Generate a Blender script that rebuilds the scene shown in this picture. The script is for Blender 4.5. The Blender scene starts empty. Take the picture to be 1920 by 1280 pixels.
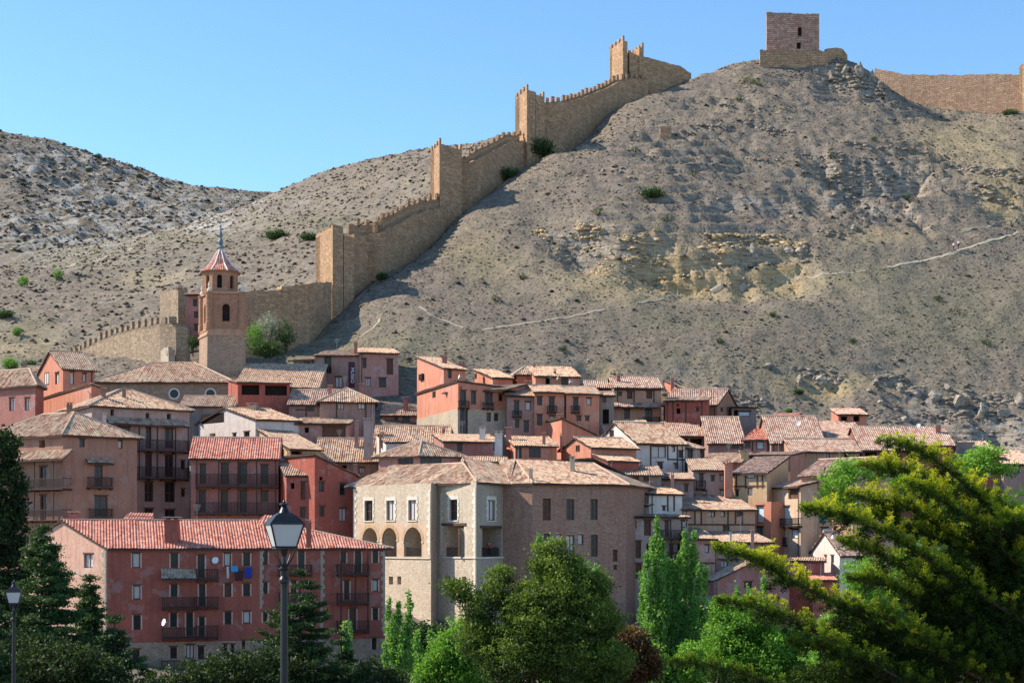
EXPO=0.7
import bpy, math, random
import numpy as np
from mathutils import Vector
R=math.radians
random.seed(7); RNG=np.random.default_rng(11)
F=2933.33; HX=960.0; HY=1010.0      # focal length in photo pixels; principal column; eye level row
COL=bpy.context.scene.collection
def P(px,py,D): return Vector(((px-HX)/F*D, D, (HY-py)/F*D))
def X(px,D): return (px-HX)/F*D
def Z(py,D): return (HY-py)/F*D

# ------------------------------------------------------------------ materials
def newmat(name):
    m=bpy.data.materials.new(name); m.use_nodes=True
    nt=m.node_tree; nt.nodes.clear()
    out=nt.nodes.new('ShaderNodeOutputMaterial'); b=nt.nodes.new('ShaderNodeBsdfPrincipled')
    nt.links.new(b.outputs[0],out.inputs[0])
    return m,nt,b
def N(nt,t,**k):
    n=nt.nodes.new(t)
    for a,v in k.items():
        if a in('ins',):
            for i,val in v.items():
                if hasattr(val,'is_output') or isinstance(val,bpy.types.NodeSocket): nt.links.new(val,n.inputs[i])
                else: n.inputs[i].default_value=val
        else: setattr(n,a,v)
    return n
def c4(c): return (c[0],c[1],c[2],1.0)
def mixc(nt,f,a,b,mode='MIX'):
    n=N(nt,'ShaderNodeMix',data_type='RGBA',blend_type=mode)
    for i,v in ((0,f),(6,a),(7,b)):
        if isinstance(v,bpy.types.NodeSocket): nt.links.new(v,n.inputs[i])
        elif i==0: n.inputs[0].default_value=v
        else: n.inputs[i].default_value=c4(v)
    return n.outputs[2]
def ramp(nt,f,stops):
    n=N(nt,'ShaderNodeValToRGB'); nt.links.new(f,n.inputs[0])
    e=n.color_ramp.elements
    while len(e)<len(stops): e.new(0.5)
    for i,(p,c) in enumerate(stops):
        e[i].position=p; e[i].color=c4(c) if hasattr(c,'__len__') else (c,c,c,1)
    return n.outputs[0]
def math_(nt,op,a,b=0.0):
    n=N(nt,'ShaderNodeMath',operation=op)
    for i,v in ((0,a),(1,b)):
        if isinstance(v,bpy.types.NodeSocket): nt.links.new(v,n.inputs[i])
        else: n.inputs[i].default_value=v
    return n.outputs[0]
def noise(nt,vec,scale,detail=4,rough=.6,dim='3D'):
    n=N(nt,'ShaderNodeTexNoise',noise_dimensions=dim); n.inputs['Scale'].default_value=scale
    n.inputs['Detail'].default_value=detail; n.inputs['Roughness'].default_value=rough
    if vec is not None: nt.links.new(vec,n.inputs['Vector'])
    return n.outputs[0]
def mapping(nt,vec,sc=(1,1,1)):
    n=N(nt,'ShaderNodeMapping'); n.inputs['Scale'].default_value=sc; nt.links.new(vec,n.inputs[0]); return n.outputs[0]
def bump(nt,b,h,strength=.5,dist=.05):
    n=N(nt,'ShaderNodeBump'); n.inputs['Strength'].default_value=strength; n.inputs['Distance'].default_value=dist
    nt.links.new(h,n.inputs['Height']); nt.links.new(n.outputs[0],b.inputs['Normal'])
def objpos(nt):
    g=N(nt,'ShaderNodeNewGeometry'); return g.outputs['Position']

def plaster(name,c,patch=None,amt=.75,streak=.5,stone_below=None):
    m,nt,b=newmat(name); p=objpos(nt)
    c2=patch or tuple(x*.72 for x in c)
    n1=noise(nt,p,.35,5,.65); n2=noise(nt,p,2.2,5,.7)
    f=ramp(nt,n1,[(.38,0.0),(.62,1.0)])
    col=mixc(nt,math_(nt,'MULTIPLY',f,amt),c,c2)
    f2=ramp(nt,n2,[(.3,0.0),(.75,1.0)])
    col=mixc(nt,math_(nt,'MULTIPLY',f2,.45),col,tuple(min(1,x*1.28+.02) for x in c))
    st=noise(nt,mapping(nt,p,(1.6,1.6,.16)),1.3,4,.7)
    f3=ramp(nt,st,[(.48,0.0),(.72,1.0)])
    col=mixc(nt,math_(nt,'MULTIPLY',f3,streak),col,tuple(x*.5 for x in c))
    pz=noise(nt,p,.55,6,.62); fp=ramp(nt,pz,[(.575,0.0),(.60,1.0)]); g_=sum(c)/3
    col=mixc(nt,math_(nt,'MULTIPLY',fp,.5),col,tuple(min(1,.55*x+.45*g_+.07) for x in c))
    fq=ramp(nt,noise(nt,mapping(nt,p,(1.3,1.3,.8)),.8,6,.65),[(.33,1.0),(.37,0.0)]); col=mixc(nt,math_(nt,'MULTIPLY',fq,.45),col,tuple(x*.6 for x in c))
    nt.links.new(col,b.inputs['Base Color']); b.inputs['Roughness'].default_value=.93
    b.inputs['Specular IOR Level'].default_value=.15
    bump(nt,b,noise(nt,p,6,4,.7),.6,.08)
    return m
def masonry(name,c,c2,mortar,bw=.45,bh=.24,blot=None,msize=.02,irregular=.5,bs=.8):
    m,nt,b=newmat(name); uv=N(nt,'ShaderNodeUVMap').outputs[0]; p=objpos(nt)
    # irregular coursed rubble: brick layout warped by noise + voronoi cells
    nz=N(nt,'ShaderNodeTexNoise'); nz.inputs['Scale'].default_value=1.1; nt.links.new(p,nz.inputs['Vector'])
    add=N(nt,'ShaderNodeVectorMath',operation='MULTIPLY_ADD'); nt.links.new(nz.outputs[1],add.inputs[0]); add.inputs[1].default_value=(irregular*.5,irregular*.25,0); nt.links.new(uv,add.inputs[2])
    br=N(nt,'ShaderNodeTexBrick'); nt.links.new(add.outputs[0],br.inputs['Vector'])
    br.inputs['Color1'].default_value=c4(c); br.inputs['Color2'].default_value=c4(c2); br.inputs['Mortar'].default_value=c4(mortar)
    br.inputs['Scale'].default_value=1; br.inputs['Mortar Size'].default_value=msize; br.inputs['Brick Width'].default_value=bw; br.inputs['Row Height'].default_value=bh
    br.inputs['Mortar Smooth'].default_value=.4
    n1=noise(nt,p,.3,5,.6); f=ramp(nt,n1,[(.35,0.0),(.65,1.0)])
    col=mixc(nt,math_(nt,'MULTIPLY',f,.6),br.outputs[0],blot or tuple(x*.6 for x in c))
    n2=noise(nt,p,3.5,4,.7); f2=ramp(nt,n2,[(.35,0.0),(.75,1.0)])
    col=mixc(nt,math_(nt,'MULTIPLY',f2,.5),col,tuple(min(1,x*1.35) for x in c2))
    st=noise(nt,mapping(nt,p,(1.5,1.5,.14)),1.2,4,.7); f3=ramp(nt,st,[(.5,0.0),(.75,1.0)])
    col=mixc(nt,math_(nt,'MULTIPLY',f3,.4),col,tuple(x*.5 for x in c))
    nt.links.new(col,b.inputs['Base Color']); b.inputs['Roughness'].default_value=.95; b.inputs['Specular IOR Level'].default_value=.1
    h=math_(nt,'ADD',math_(nt,'MULTIPLY',br.outputs[1],-.6),noise(nt,p,5,5,.75))
    bump(nt,b,h,bs,.14)
    return m
def tilemat(name,pal,lich=.35):
    m,nt,b=newmat(name); uv=N(nt,'ShaderNodeUVMap').outputs[0]; p=objpos(nt)
    fl=N(nt,'ShaderNodeVectorMath',operation='FLOOR'); nt.links.new(uv,fl.inputs[0])
    wn=N(nt,'ShaderNodeTexWhiteNoise',noise_dimensions='2D'); nt.links.new(fl.outputs[0],wn.inputs['Vector'])
    k=len(pal); col=ramp(nt,wn.outputs[0],[((i+.3)/k,c) for i,c in enumerate(pal)])
    n1=noise(nt,p,.5,5,.65); f=ramp(nt,n1,[(.4,0.0),(.66,1.0)])
    col=mixc(nt,math_(nt,'MULTIPLY',f,lich),col,pal[-1])
    n3=noise(nt,mapping(nt,p,(1,1,1)),1.6,5,.7); f4=ramp(nt,n3,[(.5,0.0),(.7,1.0)])
    col=mixc(nt,math_(nt,'MULTIPLY',f4,lich),col,tuple(x*.55 for x in pal[0]))
    nt.links.new(col,b.inputs['Base Color']); b.inputs['Roughness'].default_value=.9; b.inputs['Specular IOR Level'].default_value=.15
    sep=N(nt,'ShaderNodeSeparateXYZ'); nt.links.new(uv,sep.inputs[0])
    fr=math_(nt,'FRACT',sep.outputs[1]); bump(nt,b,math_(nt,'ADD',fr,math_(nt,'MULTIPLY',noise(nt,p,9,3),.8)),.7,.05)
    return m
def simple(name,c,rough=.8,metal=0,var=.25,sc=3,spec=.3):
    m,nt,b=newmat(name); p=objpos(nt)
    f=ramp(nt,noise(nt,p,sc,4,.65),[(.3,0.0),(.7,1.0)])
    col=mixc(nt,f,tuple(x*(1-var) for x in c),tuple(min(1,x*(1+var)) for x in c))
    nt.links.new(col,b.inputs['Base Color']); b.inputs['Roughness'].default_value=rough; b.inputs['Metallic'].default_value=metal
    b.inputs['Specular IOR Level'].default_value=spec
    return m
def leafmat(name,cols,trans=.45,attr=True,rough=.6,tcol=None):
    m=bpy.data.materials.new(name); m.use_nodes=True; nt=m.node_tree; nt.nodes.clear()
    out=nt.nodes.new('ShaderNodeOutputMaterial')
    a=N(nt,'ShaderNodeAttribute',attribute_name='tint')
    k=len(cols); col=ramp(nt,a.outputs['Fac'],[(i/(k-1),c) for i,c in enumerate(cols)])
    d=N(nt,'ShaderNodeBsdfPrincipled'); nt.links.new(col,d.inputs['Base Color']); d.inputs['Roughness'].default_value=rough; d.inputs['Specular IOR Level'].default_value=.25
    t=N(nt,'ShaderNodeBsdfTranslucent'); tc=mixc(nt,1.0,col,tcol or (1.0,1.0,.45),'MULTIPLY'); nt.links.new(tc,t.inputs[0])
    mx=N(nt,'ShaderNodeMixShader'); mx.inputs[0].default_value=trans
    nt.links.new(d.outputs[0],mx.inputs[1]); nt.links.new(t.outputs[0],mx.inputs[2]); nt.links.new(mx.outputs[0],out.inputs[0])
    return m
M={}
def mk():
    # plasters
    for n,c,pc in [('orange',(.47,.185,.12),(.52,.25,.17)),('red',(.35,.10,.072),(.25,.08,.06)),('pink',(.42,.23,.19),(.36,.175,.145)),
        ('mauve',(.33,.205,.17),(.29,.165,.135)),('lilac',(.38,.275,.24),(.29,.195,.17)),('brown',(.28,.145,.095),(.33,.195,.13)),('cream',(.56,.41,.29),(.50,.31,.20)),
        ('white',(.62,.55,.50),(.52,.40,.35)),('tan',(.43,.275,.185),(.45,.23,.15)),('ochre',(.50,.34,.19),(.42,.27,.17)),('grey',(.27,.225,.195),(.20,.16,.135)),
        ('darkred',(.25,.085,.068),(.20,.075,.062)),('rosy',(.38,.165,.135),(.28,.125,.105)),('gable',(.62,.37,.27),(.52,.29,.21)),('umber',(.31,.16,.115),(.38,.215,.15))]:
        M[n]=plaster(n+'_plaster',c,pc)
    M['stone']=masonry('coursed_stone',(.40,.34,.27),(.52,.43,.32),(.34,.28,.22),.5,.27,(.30,.25,.2))
    M['rubble']=masonry('rubble_stone',(.30,.19,.13),(.50,.35,.245),(.29,.2,.145),.42,.22,(.24,.19,.155))
    M['darkrubble']=masonry('weathered_dark_rubble',(.20,.14,.095),(.46,.35,.25),(.19,.15,.11),.7,.34,(.22,.17,.12),.035,1.4,1.0)
    M['brick']=masonry('brown_brick',(.33,.19,.14),(.40,.24,.175),(.34,.24,.19),.4,.13,(.28,.18,.14),.01)
    M['castle']=masonry('castle_masonry',(.28,.16,.095),(.58,.38,.23),(.23,.15,.095),.8,.4,(.24,.155,.10),.035,1.3,1.0)
    M['castler']=masonry('reddish_castle_masonry',(.22,.135,.09),(.46,.32,.22),(.18,.125,.09),1.1,.5,(.27,.155,.105),.05,1.5,1.0)
    M['keep']=masonry('keep_masonry',(.24,.12,.09),(.58,.39,.30),(.17,.10,.08),.9,.45,(.34,.16,.12),.04,1.3,1.0)
    M['quoin']=plaster('pale_limestone',(.66,.60,.50),(.55,.47,.37),.5,.2)
    M['mansion']=masonry('mansion_stone',(.42,.345,.26),(.62,.52,.40),(.48,.405,.315),.4,.2,(.40,.31,.22),.02,1.0,.5)
    M['mansion_shaded']=masonry('shaded_mansion_stone',(.36,.29,.23),(.44,.36,.285),(.34,.28,.225),.4,.2,(.28,.22,.19),.02,1.0,.5)  # mansion stone again, shade put into the colour for faces turned from the sun
    M['mansionr']=masonry('red_mansion_rubble',(.30,.165,.12),(.44,.28,.21),(.30,.19,.145),.45,.2,(.34,.15,.105),.02,1.3,.8)
    M['tower']=masonry('tower_brick',(.30,.15,.09),(.42,.24,.155),(.32,.19,.125),.5,.18,(.28,.15,.095),.012,.3,.5)
    # roofs
    M['t_tan']=tilemat('old_tan_tiles',[(.24,.11,.075),(.46,.25,.165),(.60,.41,.29),(.38,.19,.125),(.58,.46,.32)],.35)
    M['t_brown']=tilemat('old_brown_tiles',[(.24,.125,.09),(.40,.25,.18),(.48,.32,.235),(.32,.18,.13),(.46,.38,.28)],.35)
    M['t_red']=tilemat('new_red_tiles',[(.38,.115,.08),(.54,.20,.14),(.60,.26,.18),(.46,.155,.11),(.62,.33,.25)],.3)
    M['t_old']=tilemat('striped_weathered_tiles',[(.26,.115,.09),(.42,.235,.18),(.54,.37,.285),(.35,.18,.14),(.52,.42,.32)],.3)
    M['wood']=simple('dark_wood',(.055,.032,.026),.75,0,.35,4)
    M['wood2']=simple('brown_wood',(.12,.06,.04),.75,0,.35,4)
    M['beam']=simple('timber_beam',(.085,.05,.038),.85,0,.3,4)
    M['glass']=simple('dark_glass',(.022,.024,.028),.25,0,.3,2,.3)
    M['dark']=simple('interior_shade',(.03,.022,.02),.95,0,.3,2,.1)  # near-black colour that stands for the shade inside openings
    M['curtain']=simple('pale_curtain',(.55,.52,.5),.9,0,.1,6)
    M['blind']=simple('pale_blue_blind',(.50,.64,.70),.8,0,.08,3)
    M['teal']=simple('teal_blind',(.10,.24,.25),.8,0,.15,3)
    M['iron']=simple('dark_iron',(.03,.026,.028),.6,.3,.2,5)
    M['steel']=simple('grey_metal',(.35,.36,.37),.5,.6,.1,5)
    M['whitep']=simple('white_paint',(.75,.74,.72),.7,0,.07,5)
    M['mortar']=simple('ridge_mortar',(.52,.38,.29),.95,0,.2,5)
    M['soffit']=simple('dark_eave_boards',(.075,.045,.035),.9,0,.3,4)

# ------------------------------------------------------------------ mesh builder
class MB:
    def __init__(s): s.v=[]; s.f=[]; s.uv=[]
    def vert(s,p): s.v.append((p[0],p[1],p[2])); return len(s.v)-1
    def face(s,ps,uvs=None):
        i=[s.vert(p) for p in ps]; s.f.append(i); s.uv.append(uvs or [(p[0]+p[1],p[2]) for p in ps])
    def box(s,o,a,b,c):   # origin corner + three edge vectors
        o=Vector(o);a=Vector(a);b=Vector(b);c=Vector(c)
        la,lb,lc=a.length,b.length,c.length
        if a.cross(b).dot(c)<0: a,b=b,a; la,lb=lb,la
        p=[o,o+a,o+a+b,o+b,o+c,o+a+c,o+a+b+c,o+b+c]
        s.face([p[3],p[2],p[1],p[0]],[(0,lb),(la,lb),(la,0),(0,0)]); s.face([p[4],p[5],p[6],p[7]],[(0,0),(la,0),(la,lb),(0,lb)])
        s.face([p[0],p[1],p[5],p[4]],[(0,0),(la,0),(la,lc),(0,lc)]); s.face([p[1],p[2],p[6],p[5]],[(0,0),(lb,0),(lb,lc),(0,lc)])
        s.face([p[2],p[3],p[7],p[6]],[(0,0),(la,0),(la,lc),(0,lc)]); s.face([p[3],p[0],p[4],p[7]],[(0,0),(lb,0),(lb,lc),(0,lc)])
    def cbox(s,c,sx,sy,sz,rz=0):   # centre-bottom
        ca,sa=math.cos(rz),math.sin(rz); a=Vector((ca*sx,sa*sx,0)); b=Vector((-sa*sy,ca*sy,0))
        s.box(Vector(c)-a/2-b/2,a,b,(0,0,sz))
    def tube(s,p0,p1,r0,r1=None,n=8,cap=True):
        p0=Vector(p0);p1=Vector(p1); r1=r0 if r1 is None else r1
        d=(p1-p0); L=d.length
        if L<1e-6: return
        d/=L; t=Vector((0,0,1)) if abs(d.z)<.9 else Vector((1,0,0)); a=d.cross(t).normalized(); b=d.cross(a)
        A=[p0+(a*math.cos(2*math.pi*i/n)+b*math.sin(2*math.pi*i/n))*r0 for i in range(n)]
        B=[p1+(a*math.cos(2*math.pi*i/n)+b*math.sin(2*math.pi*i/n))*r1 for i in range(n)]
        for i in range(n):
            j=(i+1)%n; s.face([A[j],A[i],B[i],B[j]],[(j/n,0),(i/n,0),(i/n,L),(j/n,L)])
        if cap:
            s.face(B[::-1]); s.face(A)
    def lathe(s,c,prof,n=16,ph=0):  # prof: (r,z)
        c=Vector(c)
        rings=[[c+Vector((r*math.cos(ph+2*math.pi*i/n),r*math.sin(ph+2*math.pi*i/n),z)) for i in range(n)] for r,z in prof]
        for k in range(len(prof)-1):
            for i in range(n):
                j=(i+1)%n; s.face([rings[k][i],rings[k][j],rings[k+1][j],rings[k+1][i]])
        if prof[-1][0]>.001: s.face(rings[-1])
        if prof[0][0]>.001: s.face(rings[0][::-1])
    def build(s,name,mat,parent=None,org=None,smooth=False):
        if not s.f: return None
        o=Vector(org) if org is not None else Vector((0,0,0))
        me=bpy.data.meshes.new(name)
        me.from_pydata([(x-o.x,y-o.y,z-o.z) for x,y,z in s.v],[],s.f)
        uv=me.uv_layers.new(name='UVMap'); flat=[c for f in s.uv for q in f for c in q]
        uv.data.foreach_set('uv',flat)
        if smooth: me.polygons.foreach_set('use_smooth',[True]*len(me.polygons))
        me.materials.append(mat if not isinstance(mat,str) else M[mat])
        ob=bpy.data.objects.new(name,me); COL.objects.link(ob)
        if parent is not None: ob.parent=parent
        else: ob.location=o
        return ob
def tag(o,label=None,cat=None,group=None,kind=None):
    if label: o['label']=label
    if cat: o['category']=cat
    if group: o['group']=group
    if kind: o['kind']=kind
    return o
def empty(name,loc,label=None,cat=None,group=None):
    o=bpy.data.objects.new(name,None); o.location=loc; o.empty_display_size=.5; COL.objects.link(o); return tag(o,label,cat,group)

# fast triangle/quad soup
def soup(name,V,Fc,mat,parent=None,org=(0,0,0),tint=None,smooth=False,uv=None):
    V=np.asarray(V,dtype=np.float32).reshape(-1,3)-np.array(org,dtype=np.float32); Fc=np.asarray(Fc,dtype=np.int32)
    n,k=Fc.shape; me=bpy.data.meshes.new(name)
    me.vertices.add(len(V)); me.vertices.foreach_set('co',V.ravel())
    me.loops.add(n*k); me.loops.foreach_set('vertex_index',Fc.ravel())
    me.polygons.add(n); me.polygons.foreach_set('loop_start',np.arange(n,dtype=np.int32)*k)
    try: me.polygons.foreach_set('loop_total',np.full(n,k,dtype=np.int32))
    except Exception: pass
    if smooth: me.polygons.foreach_set('use_smooth',np.ones(n,dtype=bool))
    me.update(calc_edges=True)
    if tint is not None:
        a=me.attributes.new('tint','FLOAT','POINT'); a.data.foreach_set('value',np.asarray(tint,dtype=np.float32))
    me.materials.append(mat if not isinstance(mat,str) else M[mat])
    ob=bpy.data.objects.new(name,me); COL.objects.link(ob)
    if parent is not None: ob.parent=parent
    else: ob.location=org
    return ob
# ------------------------------------------------------------------ numpy noise
_perm=RNG.permutation(256); _perm=np.concatenate([_perm,_perm]); _val=RNG.random(256)*2-1
def vnoise(x,y,z=None):
    xi=np.floor(x).astype(int);yi=np.floor(y).astype(int); xf=x-xi;yf=y-yi
    u=xf*xf*xf*(xf*(xf*6-15)+10); v=yf*yf*yf*(yf*(yf*6-15)+10)
    def h(a,b): return _val[_perm[(_perm[a&255]+b)&255]]
    a=h(xi,yi);b=h(xi+1,yi);c=h(xi,yi+1);d=h(xi+1,yi+1)
    return (a+(b-a)*u)*(1-v)+(c+(d-c)*u)*v
def fbm(x,y,o=4,g=.5,l=2.03):
    s=0;a=1;t=0
    for i in range(o):
        s=s+a*vnoise(x*l**i+17.3*i,y*l**i-9.1*i); t+=a; a*=g
    return s/t
def ridged(x,y,o=4,g=.5):
    s=0;a=1;t=0
    for i in range(o):
        s=s+a*(1-np.abs(vnoise(x*2.1**i+5.1*i,y*2.1**i+3.3*i))*2); t+=a; a*=g
    return s/t
def tps(pts,reg=1e-3):
    p=np.array([[q[0],q[1]] for q in pts],float)/100; z=np.array([q[2] for q in pts],float)
    n=len(p); d=np.hypot(p[:,None,0]-p[None,:,0],p[:,None,1]-p[None,:,1]); K=np.where(d>0,d*d*np.log(d+1e-12),0)+np.eye(n)*reg
    A=np.zeros((n+3,n+3)); A[:n,:n]=K; A[:n,n]=1;A[:n,n+1:]=p;A[n,:n]=1;A[n+1:,:n]=p.T
    w=np.linalg.solve(A,np.concatenate([z,[0,0,0]]))
    def f(x,y):
        x=np.asarray(x,float)/100;y=np.asarray(y,float)/100; s=w[n]+w[n+1]*x+w[n+2]*y
        for i in range(n):
            r2=(x-p[i,0])**2+(y-p[i,1])**2; s=s+w[i]*.5*r2*np.log(r2+1e-12)
        return s
    return f
# ================================================================== camera, light, sky
scn=bpy.context.scene
cam=bpy.data.cameras.new('camera'); co=bpy.data.objects.new('camera',cam); COL.objects.link(co); scn.camera=co
cam.sensor_width=36; cam.lens=F/1920*36; cam.shift_y=(HY-640)/1920; cam.clip_end=6000; cam.clip_start=.5
co.rotation_euler=(R(90),0,0)
SV=Vector((-1,.17,.86)).normalized()
el=math.asin(SV.z); az=math.atan2(SV.x,SV.y)     # azimuth clockwise from +Y
w=bpy.data.worlds.new('World'); scn.world=w; w.use_nodes=True; nt=w.node_tree
sky=nt.nodes.new('ShaderNodeTexSky'); sky.sky_type='NISHITA'; sky.sun_disc=False; sky.sun_elevation=el; sky.sun_rotation=az
sky.altitude=1200; sky.air_density=.78; sky.dust_density=0; sky.ozone_density=1.2
hs=nt.nodes.new('ShaderNodeHueSaturation'); hs.inputs['Saturation'].default_value=1.12; hs.inputs['Value'].default_value=1.16; hs.inputs['Hue'].default_value=.492; nt.links.new(sky.outputs[0],hs.inputs['Color']); nt.links.new(hs.outputs[0],nt.nodes['Background'].inputs[0]); nt.nodes['Background'].inputs[1].default_value=.15
sl=bpy.data.lights.new('sun','SUN'); sl.energy=5.0; sl.angle=R(.53); sl.color=(1,.90,.76)
so=bpy.data.objects.new('sun',sl); COL.objects.link(so); so.rotation_euler=SV.to_track_quat('Z','Y').to_euler(); so.location=SV*500
scn.view_settings.view_transform='Standard'; scn.view_settings.look='None'; scn.view_settings.exposure=EXPO; scn.view_settings.gamma=1
mk()
# ================================================================== terrain
def cp(l): return [(X(a,d),d,Z(b,d)) for a,b,d in l]
near_pts=[(600,705,246),(600,640,260),(700,700,243),(700,620,256),(700,528,276),(850,720,240),(850,600,258),(850,500,277),(850,402,300),
 (1000,700,243),(1000,600,258),(1000,500,275),(1000,400,293),(1000,312,318),(1150,740,240),(1150,650,250),(1150,560,264),(1150,450,280),(1150,350,297),(1150,255,322),(1150,205,340),
 (1300,790,238),(1300,700,246),(1300,600,260),(1300,550,268),(1300,450,281),(1300,350,298),(1300,250,318),(1300,185,338),(1300,143,354),
 (1500,845,234),(1500,760,241),(1500,700,248),(1500,600,262),(1500,520,275),(1500,430,288),(1500,330,305),(1500,230,325),(1500,150,346),(1500,112,356),
 (1420,119,355),(1570,108,357),(1620,125,356),(1700,850,230),(1700,760,241),(1700,680,252),(1700,600,265),(1700,520,278),(1700,400,296),(1700,300,314),(1700,225,334),(1700,196,352),
 (1900,860,229),(1900,780,241),(1900,700,252),(1900,600,267),(1900,500,283),(1900,430,294),(1900,330,310),(1900,260,328),(1900,216,352),(1800,208,362),(1900,212,372),(1700,200,372),
 (2150,850,230),(2150,600,267),(2150,350,310),(2150,225,350),(2150,300,420),(2400,700,267),(2400,400,330),(1700,330,420),(1900,330,440),(1500,230,400),(1500,420,470),
 (1300,240,390),(1150,330,372),(1000,430,350),(850,530,330),(700,640,305),(600,660,285),(1150,500,450),(850,650,450),(1900,500,520),
 (500,655,262),(400,660,262),(300,668,262),(150,682,262),(0,690,262),(-200,700,262),(-200,700,330),(300,668,300),(0,700,330),(-500,720,262),
 # ground under the town, dropping to the river
 (0,790,228),(300,790,228),(600,780,228),(900,830,224),(1200,880,222),(1500,950,214),(1800,960,214),(2100,960,214),(-300,800,228),
 (0,1000,196),(300,1000,196),(600,960,200),(900,930,205),(1200,1000,200),(1500,1050,196),(1800,1060,196),
 (0,1190,166),(300,1190,168),(600,1180,168),(900,1170,170),(1200,1180,174),(1500,1190,172),(1800,1190,172),(-300,1190,168),(2200,1190,172),
 (60,1240,132),(200,1270,136),(600,1330,140),(1000,1330,142),(1500,1330,144),(2000,1330,144),(-300,1240,140)]
NP=cp(near_pts)+[(x,110,-21) for x in (-10,40,90,140)]+[(-80,115,-10.5),(-45,115,-10.6)]+[(x,70,-20) for x in (-80,0,80)]
_near=tps(NP,2e-3)
def near_base(x,y): return _near(x,y)
# rock bands: (list of (px,py,D) along the top edge, drop m, recovery length m)
def edge(l): return sorted([(X(a,d),d) for a,b,d in l])
BANDS=[(edge([(1000,440,287),(1080,448,286),(1180,465,282),(1240,458,283),(1330,462,283),(1400,462,283),(1480,462,283),(1530,455,284)]),7.0,11.0),
 (edge([(1290,385,293),(1380,360,297),(1450,370,296),(1540,385,294)]),1.6,5),
 (edge([(1480,252,321),(1570,285,314),(1660,288,315),(1758,292,314)]),7.5,9.0),
 (edge([(1480,330,305),(1560,340,303),(1690,345,303),(1740,400,296)]),5.5,8.0),
 (edge([(1760,330,309),(1820,340,308),(1920,350,306),(2000,360,305)]),5.0,8.0),
 (edge([(1510,118,353),(1570,112,354),(1640,120,352),(1665,128,352)]),5.2,10),
 (edge([(1640,715,248),(1700,725,246),(1780,745,243),(1850,745,243),(1920,760,241),(2000,770,241)]),5.6,6.5),
 (edge([(1480,705,247),(1540,705,247),(1590,712,247)]),3.6,5.5),
 (edge([(1240,735,242),(1330,742,241),(1400,755,240),(1440,770,239)]),4.0,6),
 (edge([(1055,662,248),(1110,664,248),(1175,682,247)]),5.0,9.0),
 (edge([(1080,300,308),(1140,315,306),(1210,330,303)]),1.5,4),
 (edge([(1600,790,237),(1700,800,236),(1800,812,235)]),1.6,3.5)]
def region(px,py,l):
    s=0
    for cx,cy,rx,ry in l: s=s+np.exp(-(((px-cx)/rx)**2+((py-cy)/ry)**2))
    return np.clip(s,0,1)
def near_full(x,y,detail=True):
    z=near_base(x,y); town=np.clip((y-236)/8,0,1)
    px=HX+x/np.maximum(y,1)*F; py=HY-z/np.maximum(y,1)*F
    z=z+town*(fbm(x*.06,y*.06,3)*1.6+fbm(x*.2+9,y*.2,3)*.55)
    strata=region(px,py,[(1400,260,330,120),(1250,470,300,60),(1650,340,260,120),(1600,740,400,60),(1330,760,140,40),(1560,150,90,50)])*town
    rough=.22+.78*strata
    if detail:
        wv=fbm(x*.03+4,y*.03,2)*2.5+fbm(x*.25,y*.25,2)*.35+np.round(vnoise(x*.5,y*.5)*2)*.12; h=2.5; t=(z+wv)/h; fr=t-np.floor(t)
        st=np.clip((fr-.74)/.24,0,1); st=st*st*(3-2*st)
        msk=np.clip(fbm(x*.07+31,y*.07,3)*2.4+.35,0,1)*np.clip(strata*1.3,0,1)
        z=z+(np.floor(t)+st-t)*h*.75*msk
    rock=strata*.25
    for e,drop,L in BANDS:
        ex=np.array([q[0] for q in e]); ey=np.array([q[1] for q in e])
        y0=np.interp(x,ex,ey)+fbm(x*.1+drop,x*0+2.2,3)*2.8
        fade=np.clip((x-ex[0])/6,0,1)*np.clip((ex[-1]-x)/5,0,1); d=y0-y; W=1.2+.5*drop
        hh=drop*(.7+.5*fbm(x*.16+drop*7,x*0+1.7,2))
        ns=max(2,int(drop/.95)); up=0
        for q in range(ns):
            off=q*W/ns+fbm(x*.35+q*13.7+drop,y*0+q,3)*.9+np.round(vnoise(x*.7+q*5,y*0+q)*1.6)*.28
            up=up+np.clip((d-off)/(.35 if detail else 1.0),0,1)*(1+.5*math.sin(q*2.3))
        up=up/sum(1+.5*math.sin(q*2.3) for q in range(ns))
        dn=np.clip(1-(d-W)/L,0,1); k=up*dn*fade
        z=z-hh*k; rock=np.maximum(rock,fade*np.clip(1-np.abs(d-L*.3)/(L*.75),0,1))
    if detail:
        z=z+town*(fbm(x*.8,y*.8,3)*.22*rough*2+ridged(x*.45+7,y*.6,3)*.22*(rock+.2)+np.round(vnoise(x*.8,y*1.6)*2.2)*.16*rock)
        z=z+town*fbm(x*2.3,y*2.3,2)*.07
    return z,rock,px,py
def grid(name,x0,x1,y0,y1,res,fn,mat,label=None):
    xs=np.arange(x0,x1+res,res); ys=np.arange(y0,y1+res,res); Xg,Yg=np.meshgrid(xs,ys)
    z,rock,px,py=fn(Xg,Yg); nx,ny=len(xs),len(ys)
    V=np.stack([Xg,Yg,z],-1).reshape(-1,3); i=np.arange(nx*ny).reshape(ny,nx)
    Fc=np.stack([i[:-1,:-1],i[:-1,1:],i[1:,1:],i[1:,:-1]],-1).reshape(-1,4)
    o=soup(name,V,Fc,mat,smooth=True); me=o.data
    for nm,arr in (('rock',rock),('yel',YEL(px,py)),('grn',GRN(px,py)),('pale',PALE(px,py))):
        a=me.attributes.new(nm,'FLOAT','POINT'); a.data.foreach_set('value',np.asarray(arr,dtype=np.float32).ravel())
    tag(o,kind='structure'); return o
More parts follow.
